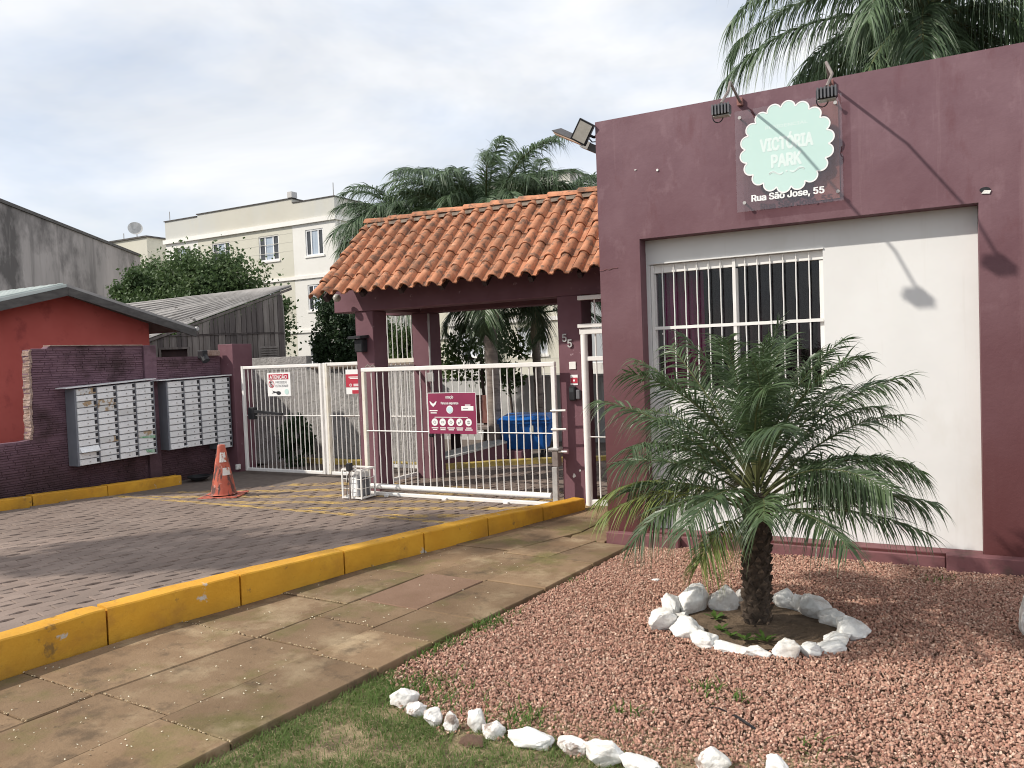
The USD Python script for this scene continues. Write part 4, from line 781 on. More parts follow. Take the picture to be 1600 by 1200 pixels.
# split-face courses standing proud of the panels
def courses(y0, y1, z0, z1, ybreak=None):
    z = z0; k = 0
    while z < z1 - .02:
        h = rnd(.024, .036); y = (ybreak(z) if ybreak else y0)
        while y < y1 - .02:
            l = min(rnd(.07, .30), y1 - y); t = rnd(.000, .007); b = .004
            c = [(WX - .013, y + .001, z + .001), (WX - .013, y + l - .001, z + .001), (WX - .013, y + l - .001, z + h - .001), (WX - .013, y + .001, z + h - .001)]
            fr = [(WX + t * rnd(.4, 1.2) - .006, y + .002 + b, z + .003 + b), (WX + t * rnd(.4, 1.2) - .006, y + l - b - .002, z + .003 + b), (WX + t * rnd(.4, 1.2) - .006, y + l - b - .002, z + h - b), (WX + t * rnd(.4, 1.2) - .006, y + .002 + b, z + h - b)]
            pieces.append(hull(c + fr)); y += l
        z += h
pieces = []
zj = [p[1] for p in jag]; yj_ = [p[0] for p in jag]
courses(4.9, 7.20, .82, 1.93, lambda z: float(np.interp(z, zj, yj_)) + .03)
courses(4.6, 7.20, .10, .79); courses(7.40, 8.54, .0, 1.77)
pieces.sort(key=lambda m: -m.bounds[1][2])
for m in pieces[:300]: obj('split_stone', m, 'rough_purple', lw)
if len(pieces) > 300: obj('split_stones', trimesh.util.concatenate(pieces[300:]), 'rough_purple', lw, kind='stuff')
def jz(z): return float(np.interp(z, zj, yj_))
eg = []
for z in np.arange(.80, 1.89, .018):
    y = jz(z) + rnd(-.006, .004); eg.append(hull([(WX + o, yy, zz) for o in (-.125, .010 + rnd(-.004, .004)) for yy, zz in ((y + rnd(-.008, .004), z), (y + .026, z), (y + rnd(-.008, .004), z + .021), (y + .026, z + .021))]))
obj('broken_edge', trimesh.util.concatenate(eg), 'raw_edge', lw)
obj('coping', bx(WX - .14, WX + .008, 5.9, 7.2, 1.942, 1.955), 'raw_edge', lw)
pil = thing('gate_post', 'square mauve pillar at the end of the mailbox wall', 'pillar', (-9.58, 8.7, 0))
obj('shaft', bx(-9.72, -9.40, 8.56, 8.95, -.1, 1.95, .006), 'gate_paint', pil)
wlm = thing('wall_spot', 'small dark lamp on top of the wall by the end pillar', 'lamp', (-9.6, 8.2, 1.78))
obj('body', bx(-9.66, -9.54, 8.12, 8.22, 1.74, 1.86, .01), 'black_plastic', wlm); obj('shade', tube([(-9.60, 8.17, 1.80), (-9.53, 8.17, 1.70)], [.05, .06], 10), 'black_plastic', wlm)
obj('concrete_block', bx(-9.70, -9.60, 8.25, 8.5, 1.778, 1.86, .006), 'raw_edge', label='pale block lying on the wall top beside the dark lamp', cat='block')
def mailbox(name, label, y0, y1, zt0, zt1, zb0, zb1, rows, ncol, extra, seed):
    t = thing(name, label, 'mailbox', (-9.56, (y0 + y1) / 2, zb0), 'apartment mailboxes on the purple wall')
    XF = -9.45
    def P3(u, v, x): y = y0 + (y1 - y0) * u; a = zt0 + (zt1 - zt0) * u; b = zb0 + (zb1 - zb0) * u; return (x, y, a + (b - a) * v)
    vb = 1 if not extra else (rows - 1) / rows
    obj('case', hull([P3(u, v, x) for u in (-.012, 1.012) for v in (0, vb) for x in (XF - .004, WX + .02)]), 'mail_side', t)
    if extra: obj('case', hull([P3(u, v, x) for u in (.76, 1.012) for v in (vb + .001, 1) for x in (XF - .004, WX + .02)]), 'mail_side', t)
    obj('top_sheet', hull([(x, y0 + (y1 - y0) * u, zt0 + (zt1 - zt0) * u + h) for u in (-.12, 1.03) for x in (XF + .025, WX + .02) for h in (.018, .03)]), 'mail_metal', t)
    r = np.random.default_rng(seed)
    for c in range(ncol):
        for k in range(rows):
            if extra and k == rows - 1 and c < ncol - 1: continue
            u0, u1 = (c + .035) / ncol, (c + .965) / ncol; v0, v1 = (k + .07) / rows, (k + .975) / rows; o = .010
            if (seed, c, k) == (1, 0, 9): o = .05
            q = [P3(u, v, XF - .003 + (0 if (seed, c, k) != (1, 0, 9) else 0)) for u in (u0, u1) for v in (v0, v1)] + [P3(u0 + .004, v0 + .004, XF + .006), P3(u1 - .004, v0 + .004, XF + .006), P3(u0 + .004, v1 - .004, XF + o), P3(u1 - .004, v1 - .004, XF + o)]
            stain = (seed, c, k) in ((1, 0, 2), (1, 1, 3), (1, 1, 2), (1, 0, 0), (1, 1, 8), (1, 2, 4), (1, 3, 8))
            dd = obj('door', hull(q), 'paper' if (seed, c, k) == (1, 0, 9) else ('mail_stain' if stain else 'mail_metal'), t, label='flap hanging open' if (seed, c, k) == (1, 0, 9) else None)
            if (seed, c, k) == (1, 0, 9): continue
            a, b = u1 - .085 / ncol * 1.6, u1 - .02 / ncol
            obj('name_slot', hull([P3(u, v, x) for u in (a, b) for v in (v0 + .08 / rows, v1 - .25 / rows) for x in (XF + .007, XF + .013)]), 'sign_ink', dd)
            obj('lock', tube([P3((u0 + u1) / 2, v0 + .52 * (v1 - v0), XF + .006), P3((u0 + u1) / 2, v0 + .52 * (v1 - v0), XF + .017)], .0075, 8), 'galvanized', dd)
    return t
m1 = mailbox('mailbox_unit', 'stained nearer mailbox bank with papers sticking out', 6.06, 7.18, 1.392, 1.448, .42, .438, 12, 4, False, 1)
m2 = mailbox('mailbox_unit', 'cleaner farther mailbox bank next to the pillar', 7.40, 8.51, 1.425, 1.450, .37, .372, 12, 4, True, 2)
obj('flyer', hull([(-9.44, 7.02, .475), (-9.425, 7.13, .46), (-9.42, 7.13, .505), (-9.435, 7.0, .515), (-9.43, 7.06, .49)]), 'green_flyer', label='green leaflet stuck in the lowest right door of the nearer mailboxes', cat='leaflet')
obj('flyer', hull([(-9.44, 6.93, .68), (-9.425, 7.15, .66), (-9.42, 7.15, .70), (-9.435, 6.92, .70)]), 'green_flyer', label='white and green leaflet stuck in the right column of the nearer mailboxes', cat='leaflet')
obj('letter', hull([(-9.44, 6.70, .515), (-9.42, 6.82, .52), (-9.42, 6.82, .532), (-9.44, 6.70, .53), (-9.40, 6.76, .52)]), 'paper', label='white letter in a low door of the nearer mailboxes, third column', cat='letter')
obj('letter', hull([(-9.44, 7.60, .475), (-9.42, 7.70, .475), (-9.42, 7.70, .50), (-9.44, 7.60, .49), (-9.40, 7.65, .48)]), 'paper', label='white letter in the lowest left door of the farther mailboxes', cat='letter')
obj('wall_device', [bx(-9.40, -9.36, 8.50, 8.58, .02, .10, .006), tube([(-9.36, 8.54, .06), (-9.353, 8.54, .06)], .018, 10)], 'white_metal', label='small white sensor low on the foot of the end pillar', cat='sensor')
obj('dark_bowl', trimesh.creation.revolve([(0, 0), (.10, .0), (.17, .05), (.165, .055), (.10, .012), (0, .012)], sections=24).apply_translation((-9.28, 7.72, .0)), 'black_plastic', smooth=30, label='flat black bowl on the ground under the farther mailboxes', cat='bowl')

cn = thing('traffic_cone', 'worn orange traffic cone with dark scuffs standing on the driveway', 'cone', (-7.72, 6.78, .0))
cz = float(zd(0, 6.78))
cv = []
prof = [(.165, .03), (.150, .045), (.128, .16), (.100, .32), (.078, .45), (.052, .60), (.048, .625), (.040, .64), (.0, .645)]
cone = trimesh.creation.revolve(prof, sections=28); v = cone.vertices; lean = (v[:, 2] / .645)[:, None] * np.array([[.012, -.015, 0]])
k = meshkit.fbm(v * 14, 3, 2)[:, None] - .5; cone.vertices = v + lean + np.column_stack([v[:, 0], v[:, 1], 0 * v[:, 2]]) * k * .16
cone.apply_translation((-7.72, 6.78, cz)); obj('body', cone, 'orange_cone', cn, smooth=40)
ring = trimesh.creation.revolve([(.0855, .42), (.0875, .42), (.0735, .50), (.0715, .50)], sections=28); v = ring.vertices; sel = np.arctan2(v[:, 1], v[:, 0])
for z0_, z1_, a0, a1 in ((.43, .55, -1.1, -.1), (.27, .36, -.75, .2), (.26, .31, -2.6, -2.3)):
    rr = lambda z: np.interp(z, [p[1] for p in prof], [p[0] for p in prof]) + .004
    P4 = [(-7.72 + .012 * z / .645 + rr(z) * math.cos(a), 6.78 - .015 * z / .645 + rr(z) * math.sin(a), cz + z) for z in np.linspace(z0_, z1_, 3) for a in np.linspace(a0 + .1 * (z - z0_) * 8, a1, 6)]
    obj('reflective_patch', (np.array(P4), np.array([(r_ * 6 + c_, r_ * 6 + c_ + 1, (r_ + 1) * 6 + c_ + 1, (r_ + 1) * 6 + c_) for r_ in range(2) for c_ in range(5)])), 'worn_white', cn)
bv = []
n = 9; gr_ = np.linspace(-.235, .235, n); bt = np.array([(x, y, .012 + .10 * max(0, abs(x) + abs(y) - .30) ** 1.5 * (1 if (x * y) < 0 else .35)) for y in gr_ for x in gr_])
bb = bt - [0, 0, .012]; fq = [(j * n + i, j * n + i + 1, (j + 1) * n + i + 1, (j + 1) * n + i) for j in range(n - 1) for i in range(n - 1)]
fa = np.array(fq); ring_i = list(range(n)) + [n * (j + 1) - 1 for j in range(1, n)] + [n * n - 1 - i for i in range(1, n)] + [n * (n - 1 - j) for j in range(1, n - 1)]
sd = [(a + n * n, b + n * n, b, a) for a, b in zip(ring_i, ring_i[1:] + ring_i[:1])]
al = np.vstack([bt, bb]); al = np.vstack([fa, fa[:, ::-1] + n * n, np.array(sd)]), al
ang = .5; Rz = np.array([[math.cos(ang), -math.sin(ang), 0], [math.sin(ang), math.cos(ang), 0], [0, 0, 1]])
obj('base', ((al[1] @ Rz.T) + [-7.72, 6.78, cz + .004], al[0]), 'orange_cone', cn, smooth=30)
mc = thing('motor_cage', 'small white wire cage round the gate motor at the pillar foot', 'cage', (-5.97, 7.2, 0))
cx0, cx1, cy0, cy1, cz1 = -6.125, -5.845, 7.13, 7.38, .345
for x in (cx0, cx1):
    for y in (cy0, cy1): obj('post', bx(x - .008, x + .008, y - .008, y + .008, .0, cz1), 'white_metal', mc)
for z in (.012, cz1 - .004):
    for y in (cy0, cy1): obj('rail', bx(cx0 + .009, cx1 - .009, y - .008, y + .008, z - .008, z + .010), 'white_metal', mc)
    for x in (cx0, cx1): obj('rail', bx(x - .008, x + .008, cy0 + .009, cy1 - .009, z - .008, z + .010), 'white_metal', mc)
for z in (.12, .23):
    obj('wire', tube([(cx0, cy0, z), (cx1, cy0, z), (cx1, cy1, z)], .004, 5), 'white_metal', mc)
for x in (cx0 + .07, cx0 + .14, cx0 + .21): obj('wire', tube([(x, cy0, .01), (x, cy0, cz1)], .0045, 5), 'white_metal', mc)
for y in (cy0 + .08, cy0 + .16): obj('wire', tube([(cx1, y, .01), (cx1, y, cz1)], .0045, 5), 'white_metal', mc)
mt = thing('gate_motor', 'white and grey gate motor inside the wire cage', 'motor', (-5.97, 7.25, 0))
obj('housing', hull([(x, y, z) for x, y, z in ((-6.07, 7.17, .02), (-5.93, 7.17, .02), (-6.07, 7.34, .02), (-5.93, 7.34, .02), (-6.04, 7.18, .24), (-5.95, 7.18, .24), (-6.04, 7.32, .24), (-5.95, 7.32, .24))]), 'paper', mt)
obj('cover', hull([(x, y, z) for x, y, z in ((-6.02, 7.19, .245), (-5.88, 7.19, .245), (-6.02, 7.34, .245), (-5.88, 7.34, .245), (-5.99, 7.2, .31), (-5.90, 7.2, .31), (-5.99, 7.32, .31), (-5.9, 7.32, .31))]), 'galvanized', mt)
obj('reducer', bx(-5.925, -5.87, 7.19, 7.34, .02, .235, .01), 'grey_plastic', mt)
rd = thing('rod_marker', 'dark rod with a black knob in front of the motor cage', 'rod', (-5.985, 7.10, 0))
obj('rod', tube([(-5.985, 7.09, 0), (-5.985, 7.10, .36)], .011, 7), 'brown_metal', rd); obj('knob', bx(-6.015, -5.955, 7.07, 7.13, .335, .425, .006), 'black_plastic', rd)
obj('chain', tube([(-6.05, 7.11, .02), (-6.03, 7.10, .18), (-6.0, 7.095, .30)], .005, 5), 'black_plastic', rd)
# ------------------------------------------------------------------ palms
def frond(origin, az, el, L, bend, nl, ll, lw_, seed, droop=.5, vee=.5, gap=.16, bexp=1.35, twist=0.0, side=0.0):
    """(leaflets, rib): a feather leaf leaving origin towards az at elevation el and bending down by 'bend' radians along its length"""
    r = np.random.default_rng(seed); n = 26; t = np.linspace(0, 1, n); e = el - bend * t ** bexp; a = az + side * t ** 2
    ds = L / (n - 1); st = np.column_stack([np.cos(e) * np.cos(a), np.cos(e) * np.sin(a), np.sin(e)]) * ds
    P = np.array(origin) + np.vstack([[0, 0, 0], np.cumsum(st[:-1], 0)])
    T = st / ds; S = np.column_stack([-np.sin(a), np.cos(a), np.zeros(n)]); U = np.cross(S, T) * -1; U = np.where(U[:, 2:] < 0, -U, U)
    if twist: S, U = S * math.cos(twist) + U * math.sin(twist), U * math.cos(twist) - S * math.sin(twist)
    u = np.sort(r.uniform(gap, 1, nl)); u = gap + (1 - gap) * (np.arange(nl) + r.uniform(-.3, .3, nl)) / nl; u = np.clip(u, gap, .995)
    V, F_ = [], []; seg = 4
    for sgn in (-1, 1):
        f = u + (.2 / nl if sgn > 0 else 0); f = np.clip(f, 0, .999)
        def ip(A): return np.column_stack([np.interp(f, t, A[:, k]) for k in range(3)])
        p, tt, ss, uu = ip(P), ip(T), ip(S), ip(U)
        ln = ll * (.45 + .55 * np.sin(np.pi * np.clip((f - gap) / (1 - gap) * .82 + .14, 0, 1))) * r.uniform(.8, 1.12, nl)
        fwd = (.45 + .75 * f + r.normal(0, .10, nl))[:, None]; vv = (vee * r.uniform(.3, 1.5, nl) - .15 * f)[:, None]
        d = tt * fwd + ss * sgn + uu * vv + uu * r.normal(0, .22, (nl, 1)); d /= np.linalg.norm(d, axis=1, keepdims=True)
        wd = np.cross(d, uu); wd /= np.linalg.norm(wd, axis=1, keepdims=True) + 1e-9
        wd = wd * np.cos(.5) + np.cross(d, wd) * (np.sin(r.normal(0, .6, nl)))[:, None]
        dr = (droop * r.uniform(.6, 1.4, nl))[:, None]; pts = []
        for i in range(seg + 1):
            s = i / seg; w = lw_ * (.55 + .6 * math.sin(math.pi * min(1, s * 1.15 + .08))) * (1 - s ** 3) + .0002
            c = p + d * ln[:, None] * s * (1 - .18 * dr * s) + np.array([0, 0, -1.0]) * dr * ln[:, None] * s ** 2 * .75
            pts += [c - wd * w, c + wd * w]
        v = np.stack(pts, 1); b = len(V) and sum(len(x) for x in V) or 0; k = 2 * (seg + 1)
        V.append(v.reshape(-1, 3)); ia = np.arange(nl) * k + b
        for i in range(seg):
            q = ia + 2 * i; F_ += [np.column_stack([q, q + 1, q + 3]), np.column_stack([q, q + 3, q + 2])]
    rib = tube(P[::3], np.linspace(.016 * L, .0025 * L, len(P[::3])) * .55, 5)
    return (np.vstack(V), np.vstack(F_)), rib
def palm(name, label, base, top, tr0, tr1, fronds, leafm, trunkm, group=None, shaft=None, boots=False):
    t = thing(name, label, 'palm tree', base, group)
    base, top = np.array(base, float), np.array(top, float)
    s = np.linspace(0, 1, 24); rr = tr0 + (tr1 - tr0) * s; rr = rr * (1 + .05 * np.sin(s * 60)); pts = base + (top - base) * s[:, None] + (0 if boots else 1) * np.column_stack([.02 * np.sin(s * 3), .02 * np.cos(s * 4) - .02, 0 * s])
    obj('trunk', tube(pts, rr, 14), trunkm, t, smooth=40)
    if shaft: obj('crownshaft', tube([top + [0, 0, -.02], top + [0, 0, shaft * .35], top + [0, 0, shaft]], [tr1 * 1.25, tr1 * 1.35, tr1 * .55], 12), 'crownshaft', t, smooth=40)
    if boots:
        for k in range(150):
            h = k / 150; a = 2.4 * k; R = (tr0 + (tr1 - tr0) * h) * 1.0; c = base + (top - base) * h + np.array([math.cos(a), math.sin(a), 0]) * R; o = np.array([math.cos(a), math.sin(a), 0]); sd2 = np.array([-o[1], o[0], 0])
            obj('leaf_scar', hull([c - sd2 * .020 - o * .006, c + sd2 * .020 - o * .006, c - sd2 * .013 + o * .014 + [0, 0, .020], c + sd2 * .013 + o * .014 + [0, 0, .020], c + [0, 0, .04] - o * .006, c + [0, 0, rnd(.02, .05)] + o * rnd(.014, .028)]), 'trunk_boot', t)
    for i, f in enumerate(fronds):
        old = f.pop('old', False); lv, rb = frond(**f); p = obj('frond', lv, 'old_leaf' if old else leafm, t); obj('rib', rb, 'palm_rib', p)
    return t
top = np.array([-.872, 4.545, .70]); fr = []
r_ = np.random.default_rng(21)
NF = 46
for k in range(NF):
    h = (k + .5) / NF; az = 2.39996 * k + r_.uniform(-.3, .3); el = math.radians(84 - 66 * h ** .95) + r_.normal(0, .08)
    L = (.90 + .26 * math.sin(math.pi * min(1, .08 + h))) * r_.uniform(.74, .94)
    fr.append(dict(origin=top + [.045 * math.cos(az) * (.2 + h), .045 * math.sin(az) * (.2 + h), .20 - .22 * h], az=az, el=el, L=L, bend=.60 + .50 * h + r_.uniform(-.25, .3), nl=74, ll=.28, lw_=.0034, seed=300 + k, droop=.55 + .35 * h, vee=.25, gap=.24, side=r_.uniform(-.5, .5), twist=r_.normal(0, .4)))
for az, el, L, bd in ((3.15, .50, .98, 1.25), (3.5, .42, .88, 1.15), (4.3, -.1, .52, .75), (5.95, .22, .86, .55), (.1, .34, .86, .62), (5.4, .3, .8, .8)):
    fr.append(dict(origin=top + [.06 * math.cos(az), .06 * math.sin(az), -.03], az=az, el=el, L=L, bend=bd, nl=56, ll=.24, lw_=.0036, seed=int(900 + az * 10), droop=.7, vee=.05, gap=.25, old=(az in (3.15, 3.5, 4.3))))
palm('pygmy_palm', 'small bushy palm in the white stone ring before the booth', (-.895, 4.545, -.02), top + [0, 0, .06], .074, .070, fr, 'palm_leaf', 'palm_trunk', boots=True)

def queen(label, base, top, tr, L, n, seed, elmin=-35, ll=.42, lw_=.007, nl=165, shaft=.55, lowcut=.42, dr=.9, vee=.6, bd0=1.9, bexp=2.0, wide=False):
    r = np.random.default_rng(seed); fs = []
    for k in range(n):
        h = (k + .5) / n; az = 2.39996 * k + seed + r.uniform(-.2, .2); el = math.radians(86 - 32 * h / .93) if h < .93 else math.radians(30 - (30 - elmin) * (h - .93) / .07)
        if wide: el = math.radians(80 - 112 * h ** .9)
        fs.append(dict(origin=np.array(top) + [0, 0, shaft * .9], az=az, el=el, L=L * (1 - lowcut * h) * r.uniform(.88, 1.08), bend=bd0 + .3 * h + r.uniform(-.2, .25), bexp=bexp, nl=nl, ll=ll, lw_=lw_, seed=seed * 50 + k, droop=dr, vee=vee, gap=.16, side=r.uniform(-.3, .3), twist=r.uniform(-.4, .4)))
    palm('queen_palm', label, base, top, tr, tr * .9, fs, 'queen_leaf', 'queen_trunk', 'feather palms behind the gatehouse', shaft)
queen('feather palm with the thick ringed trunk seen through the gate', (-6.17, 10.9, -.1), (-6.17, 10.9, 2.15), .118, 2.95, 84, 3, elmin=0, ll=.52)
queen('feather palm with the thin trunk right behind the blue bin', (-6.19, 12.58, -.1), (-6.19, 12.58, 1.85), .085, 3.4, 84, 5, elmin=0, ll=.52)
queen('leftmost feather palm, its crown rising over the left end of the tiled roof', (-7.6, 11.1, -.1), (-7.55, 11.1, 2.2), .11, 2.55, 84, 8, elmin=38, ll=.52)
queen('tall feather palm behind the booth, its fronds hanging over the wall', (.0, 11.0, -.1), (.06, 11.0, 5.05), .15, 2.8, 46, 11, ll=.62, lw_=.0085, nl=140, lowcut=.05, dr=1.35, vee=.4, bd0=1.25, bexp=1.35, wide=True)

# ------------------------------------------------------------------ leafy trees and shrubs
def leaves(c, R, n, ls, seed, clump=60, flat=1.0):
    r = np.random.default_rng(seed); c = np.array(c, float); R = np.array(R, float)
    q = r.normal(size=(clump, 3)); q /= np.linalg.norm(q, axis=1, keepdims=True); q *= (r.uniform(.25, 1.0, (clump, 1))) ** .5; q = q * (1 + .35 * (meshkit.fbm(q * 1.7 + seed, 3, seed)[:, None] - .5))
    k = r.integers(0, clump, n); sp_ = r.uniform(.08, .15, clump)[k][:, None]
    p = c + (q[k] + r.normal(size=(n, 3)) * sp_) * R
    d = r.normal(size=(n, 3)) + [0, 0, -.3]; d /= np.linalg.norm(d, axis=1, keepdims=True); s = np.cross(d, r.normal(size=(n, 3))); s /= np.linalg.norm(s, axis=1, keepdims=True); u = np.cross(d, s)
    l = ls * r.uniform(.6, 1.25, (n, 1)); w = l * .30
    v = np.stack([p, p + d * l * .5 + s * w + u * l * .08, p + d * l, p + d * l * .5 - s * w + u * l * .08], 1).reshape(-1, 3); i = np.arange(n) * 4
    return v, np.vstack([np.column_stack([i, i + 1, i + 2]), np.column_stack([i, i + 2, i + 3])]), c + q * R
def tree(name, label, cat, c, R, n, ls, seed, m, ground=-.1, tr=.12, group=None, clump=60, limbs=10):
    c = np.array(c, float); t = thing(name, label, cat, (c[0], c[1], ground), group)
    v, f, q = leaves(c, R, n, ls, seed, clump)
    b = np.array([c[0], c[1], ground]); mid = c - [0, 0, R[2] * .55]
    obj('trunk', tube([b, (b + mid) / 2 + [.04, .02, 0], mid, c], [tr, tr * .8, tr * .65, tr * .35], 9), 'bark', t, smooth=40)
    for k in range(limbs): obj('limb', tube([mid + (c - mid) * (k / limbs), (mid + q[k]) / 2 + [0, 0, .06], q[k]], [tr * .35, tr * .22, tr * .08], 6), 'bark', t)
    obj('crown', (v, f), m, t)
    return t
tree('leafy_tree', 'broad dense green tree behind the grey shed', 'tree', (-16.5, 14.0, 2.8), (2.45, 1.4, 1.65), 90000, .105, 1, 'leaf_tree', tr=.2, clump=170)
tree('leafy_tree', 'lower left green tree in front of the stained concrete wall', 'tree', (-18.0, 13.9, 3.05), (1.35, 1.0, 1.35), 30000, .10, 2, 'leaf_tree', tr=.12)
tree('dark_tree', 'dark leaved tree at the right end of the grey shed', 'tree', (-11.55, 13.6, 1.7), (.62, .62, 1.65), 22000, .085, 3, 'leaf_dark', tr=.09, clump=70)
tree('leafy_bush', 'light green bush between the dark tree and the left pillar', 'bush', (-10.75, 14.2, 1.3), (.85, .7, 1.1), 14000, .08, 4, 'leaf_bush', tr=.06)
tree('leafy_bush', 'bush seen between the two left pillars behind the white bars', 'bush', (-9.3, 13.3, 1.5), (.6, .5, .75), 9000, .085, 5, 'leaf_bush', tr=.06)
tree('camellia_shrub', 'open shrub with glossy leaves seen through the gate behind the sign', 'shrub', (-6.95, 11.9, 1.65), (.85, .5, .62), 1500, .10, 6, 'leaf_bush', tr=.04, clump=42)
tree('camellia_shrub', 'dark end of the shrub hanging before the grey wall by the palm trunk', 'shrub', (-6.25, 11.6, 1.35), (.36, .3, .32), 420, .10, 7, 'leaf_bush', tr=.03, clump=24)
tree('leafy_bush', 'dark low bush growing against the rough wall behind the left gate', 'bush', (-8.95, 9.35, .38), (.30, .22, .42), 2600, .07, 8, 'leaf_dark', tr=.02, ground=-.05, clump=30, limbs=5)
tree('conifer', 'dark green conifer at the top right corner behind the booth', 'tree', (2.6, 17.5, 6.4), (.95, .95, 4.2), 9000, .2, 9, 'leaf_dark', tr=.2)
tree('street_tree', 'street tree outside the picture on the left whose shade falls on the driveway', 'tree', (-10.4, .1, 6.3), (.95, .95, 1.6), 3600, .20, 10, 'leaf_tree', tr=.2, clump=34)

# ------------------------------------------------------------------ inside the gate
gw = thing('rear_wall', 'rough grey wall behind the left white gate', 'wall', (-8.5, 9.9, 0))
obj('panel', slab(Polygon([(-10.6, -.1), (-6.55, -.1), (-6.55, 1.50), (-8.95, 1.50), (-8.95, 1.50), (-10.6, 1.50)]), .15, (0, 10.0, 0)), 'rough_wall', gw)
obj('block_course', bx(-10.6, -9.12, 9.86, 9.99, 1.503, 1.735, .006), 'rough_wall', gw)
for k in range(14):
    x = -8.95 + .17 * k; obj('cap_tile', tube([(x, 9.80, 1.53 + rnd(-.008, .008)), (x + .16, 9.82, 1.535)], .035, 7), 'mortar', gw)
gw2 = thing('rear_wall', 'plain grey wall behind the blue bin and the palm trunks', 'wall', (-6, 13.2, 0))
obj('panel', bx(-9.6, -1.0, 13.2, 13.35, -.1, 1.18), 'plain_wall', gw2)
obj('coping', bx(-9.6, -1.0, 13.17, 13.38, 1.183, 1.22), 'plain_wall', gw2)
obj('yard_box', bx(-6.9, -4.3, 15.2, 16.2, -.1, 1.40), 'trim_white', label='low white garden store behind the grey wall', cat='store')
obj('garden_soil', bx(-14, 4, 9.9, 30, -.12, -.045), 'soil', kind='structure')
kb3 = thing('kerb', None, None, kind='structure')
for a, b in (((-9.4, 9.62), (-8.2, 9.62)), ((-8.2, 9.62), (-7.0, 9.60)), ((-7.0, 9.60), (-6.25, 9.55)), ((-6.25, 9.55), (-5.6, 10.15)), ((-5.6, 10.15), (-5.0, 10.55)), ((-5.0, 10.55), (-3.8, 11.1))):
    obj('kerb_stone', rough_bar(a, b, .11, .055, .055, -.06, 77, seg=4), 'kerb_far', kb3)
rw = thing('ramp_wall', 'low purple wall with a sloping grey top inside the gate', 'wall', (-6.2, 10.1, 0))
ra, rb_ = np.array([-6.55, 9.72]), np.array([-5.80, 10.62]); nn_ = np.array([-.77, .64]) * .5
obj('body', hull([(*(p + o), z) for p, zt in ((ra, .05), (rb_, .25)) for o in (np.zeros(2), nn_) for z in (-.1, zt)]), 'gate_paint', rw)
obj('top', hull([(*(p + o), z) for p, zt in ((ra, .053), (rb_, .253)) for o in (-.02 * nn_, nn_ * 1.02) for z in (zt, zt + .03)]), 'plain_wall', rw)
obj('end_block', bx(-5.79, -5.55, 10.63, 11.0, -.1, .13, .01), 'gate_paint', rw)
bn = thing('waste_bin', 'blue plastic wheeled waste container before the grey wall', 'bin', (-5.4, 11.3, 0))
bdir = np.array([.96, .28]); bnr = np.array([-.28, .96])
def bp(u, v, z): q = np.array([-5.68, 11.1]) + bdir * u * .95 + bnr * v; return (q[0], q[1], z * 1.08)
obj('body', hull([bp(u, v, z) for u, v, z in ((-.34, -.22, .12), (.34, -.22, .12), (-.34, .22, .12), (.34, .22, .12), (-.42, -.30, .50), (.42, -.30, .50), (-.42, .30, .50), (.42, .30, .50))]), 'bin_blue', bn)
obj('rim', hull([bp(u, v, z) for u in (-.44, .44) for v in (-.32, .32) for z in (.503, .55)]), 'bin_blue', bn)
obj('lid', hull([bp(u, v, z) for u, v, z in ((-.45, -.34, .553), (.45, -.34, .553), (-.45, .34, .553), (.45, .34, .553), (-.38, -.2, .60), (.38, -.2, .60), (-.38, .3, .62), (.38, .3, .62))]), 'bin_blue', bn)
obj('label_plate', hull([bp(u, v, z) for u in (.10, .16) for v, z in ((-.302, .38), (-.304, .47), (-.296, .38), (-.296, .47))]), 'bin_label', bn)
for u in (-.30, -.1, .1, .30): obj('fin', hull([bp(u + d_, v, z) for d_ in (-.012, .012) for v, z in ((-.222, .14), (-.235, .14), (-.285, .44), (-.312, .48))]), 'bin_blue', bn)
for u in (-.28, .28):
    for v in (-.18, .18): obj('wheel', tube([bp(u - .02, v, .055), bp(u + .02, v, .055)], .055, 12), 'black_plastic', bn)
bnh = thing('garden_bench', 'dark low bench half hidden behind the gate sign', 'bench', (-6.9, 11.3, 0))
obj('seat', bx(-7.3, -6.45, 11.3, 11.6, .38, .44, .01), 'brown_metal', bnh); obj('backrest', bx(-7.3, -6.45, 11.6, 11.64, .46, .95, .01), 'rust_board', bnh)
for x in (-7.25, -6.5): obj('leg', bx(x - .03, x + .03, 11.32, 11.58, -.1, .378), 'dark_wood', bnh)

# ------------------------------------------------------------------ neighbours on the left
hs = thing('red_house', 'low red house with a grey gable roof behind the purple wall', 'house', (-13, 7, 0))
HX = -11.3
obj('wall', slab(Polygon([(4.4, -.1), (8.56, -.1), (8.56, 2.36), (7.02, 2.80), (4.4, 2.02)]), .15, (HX - .15, 0, 0), (0, 1, 0), (0, 0, 1)), 'house_red', hs)
obj('wall', bx(-17, HX - .153, 8.41, 8.56, -.1, 2.33), 'house_red', hs)
def roof_piece(y0, z0, y1, z1, th, x0, x1): return hull([(x, y, z + h) for x in (x0, x1) for y, z in ((y0, z0), (y1, z1)) for h in (0, th)])
obj('roof', roof_piece(7.02, 2.845, 9.23, 2.255, .045, -17.5, HX + .30), 'fibre_roof', hs); obj('roof', roof_piece(7.018, 2.845, 3.6, 1.93, .045, -17.5, HX + .30), 'pale_roof', hs)
for k in range(26):
    x = HX + .2 - .24 * k; obj('roof_ridge_line', hull([(x + dx, y, z + h) for dx in (-.05, .05) for y, z in ((7.0, 2.885), (3.62, 1.98)) for h in (0, .022)]), 'pale_roof', hs)
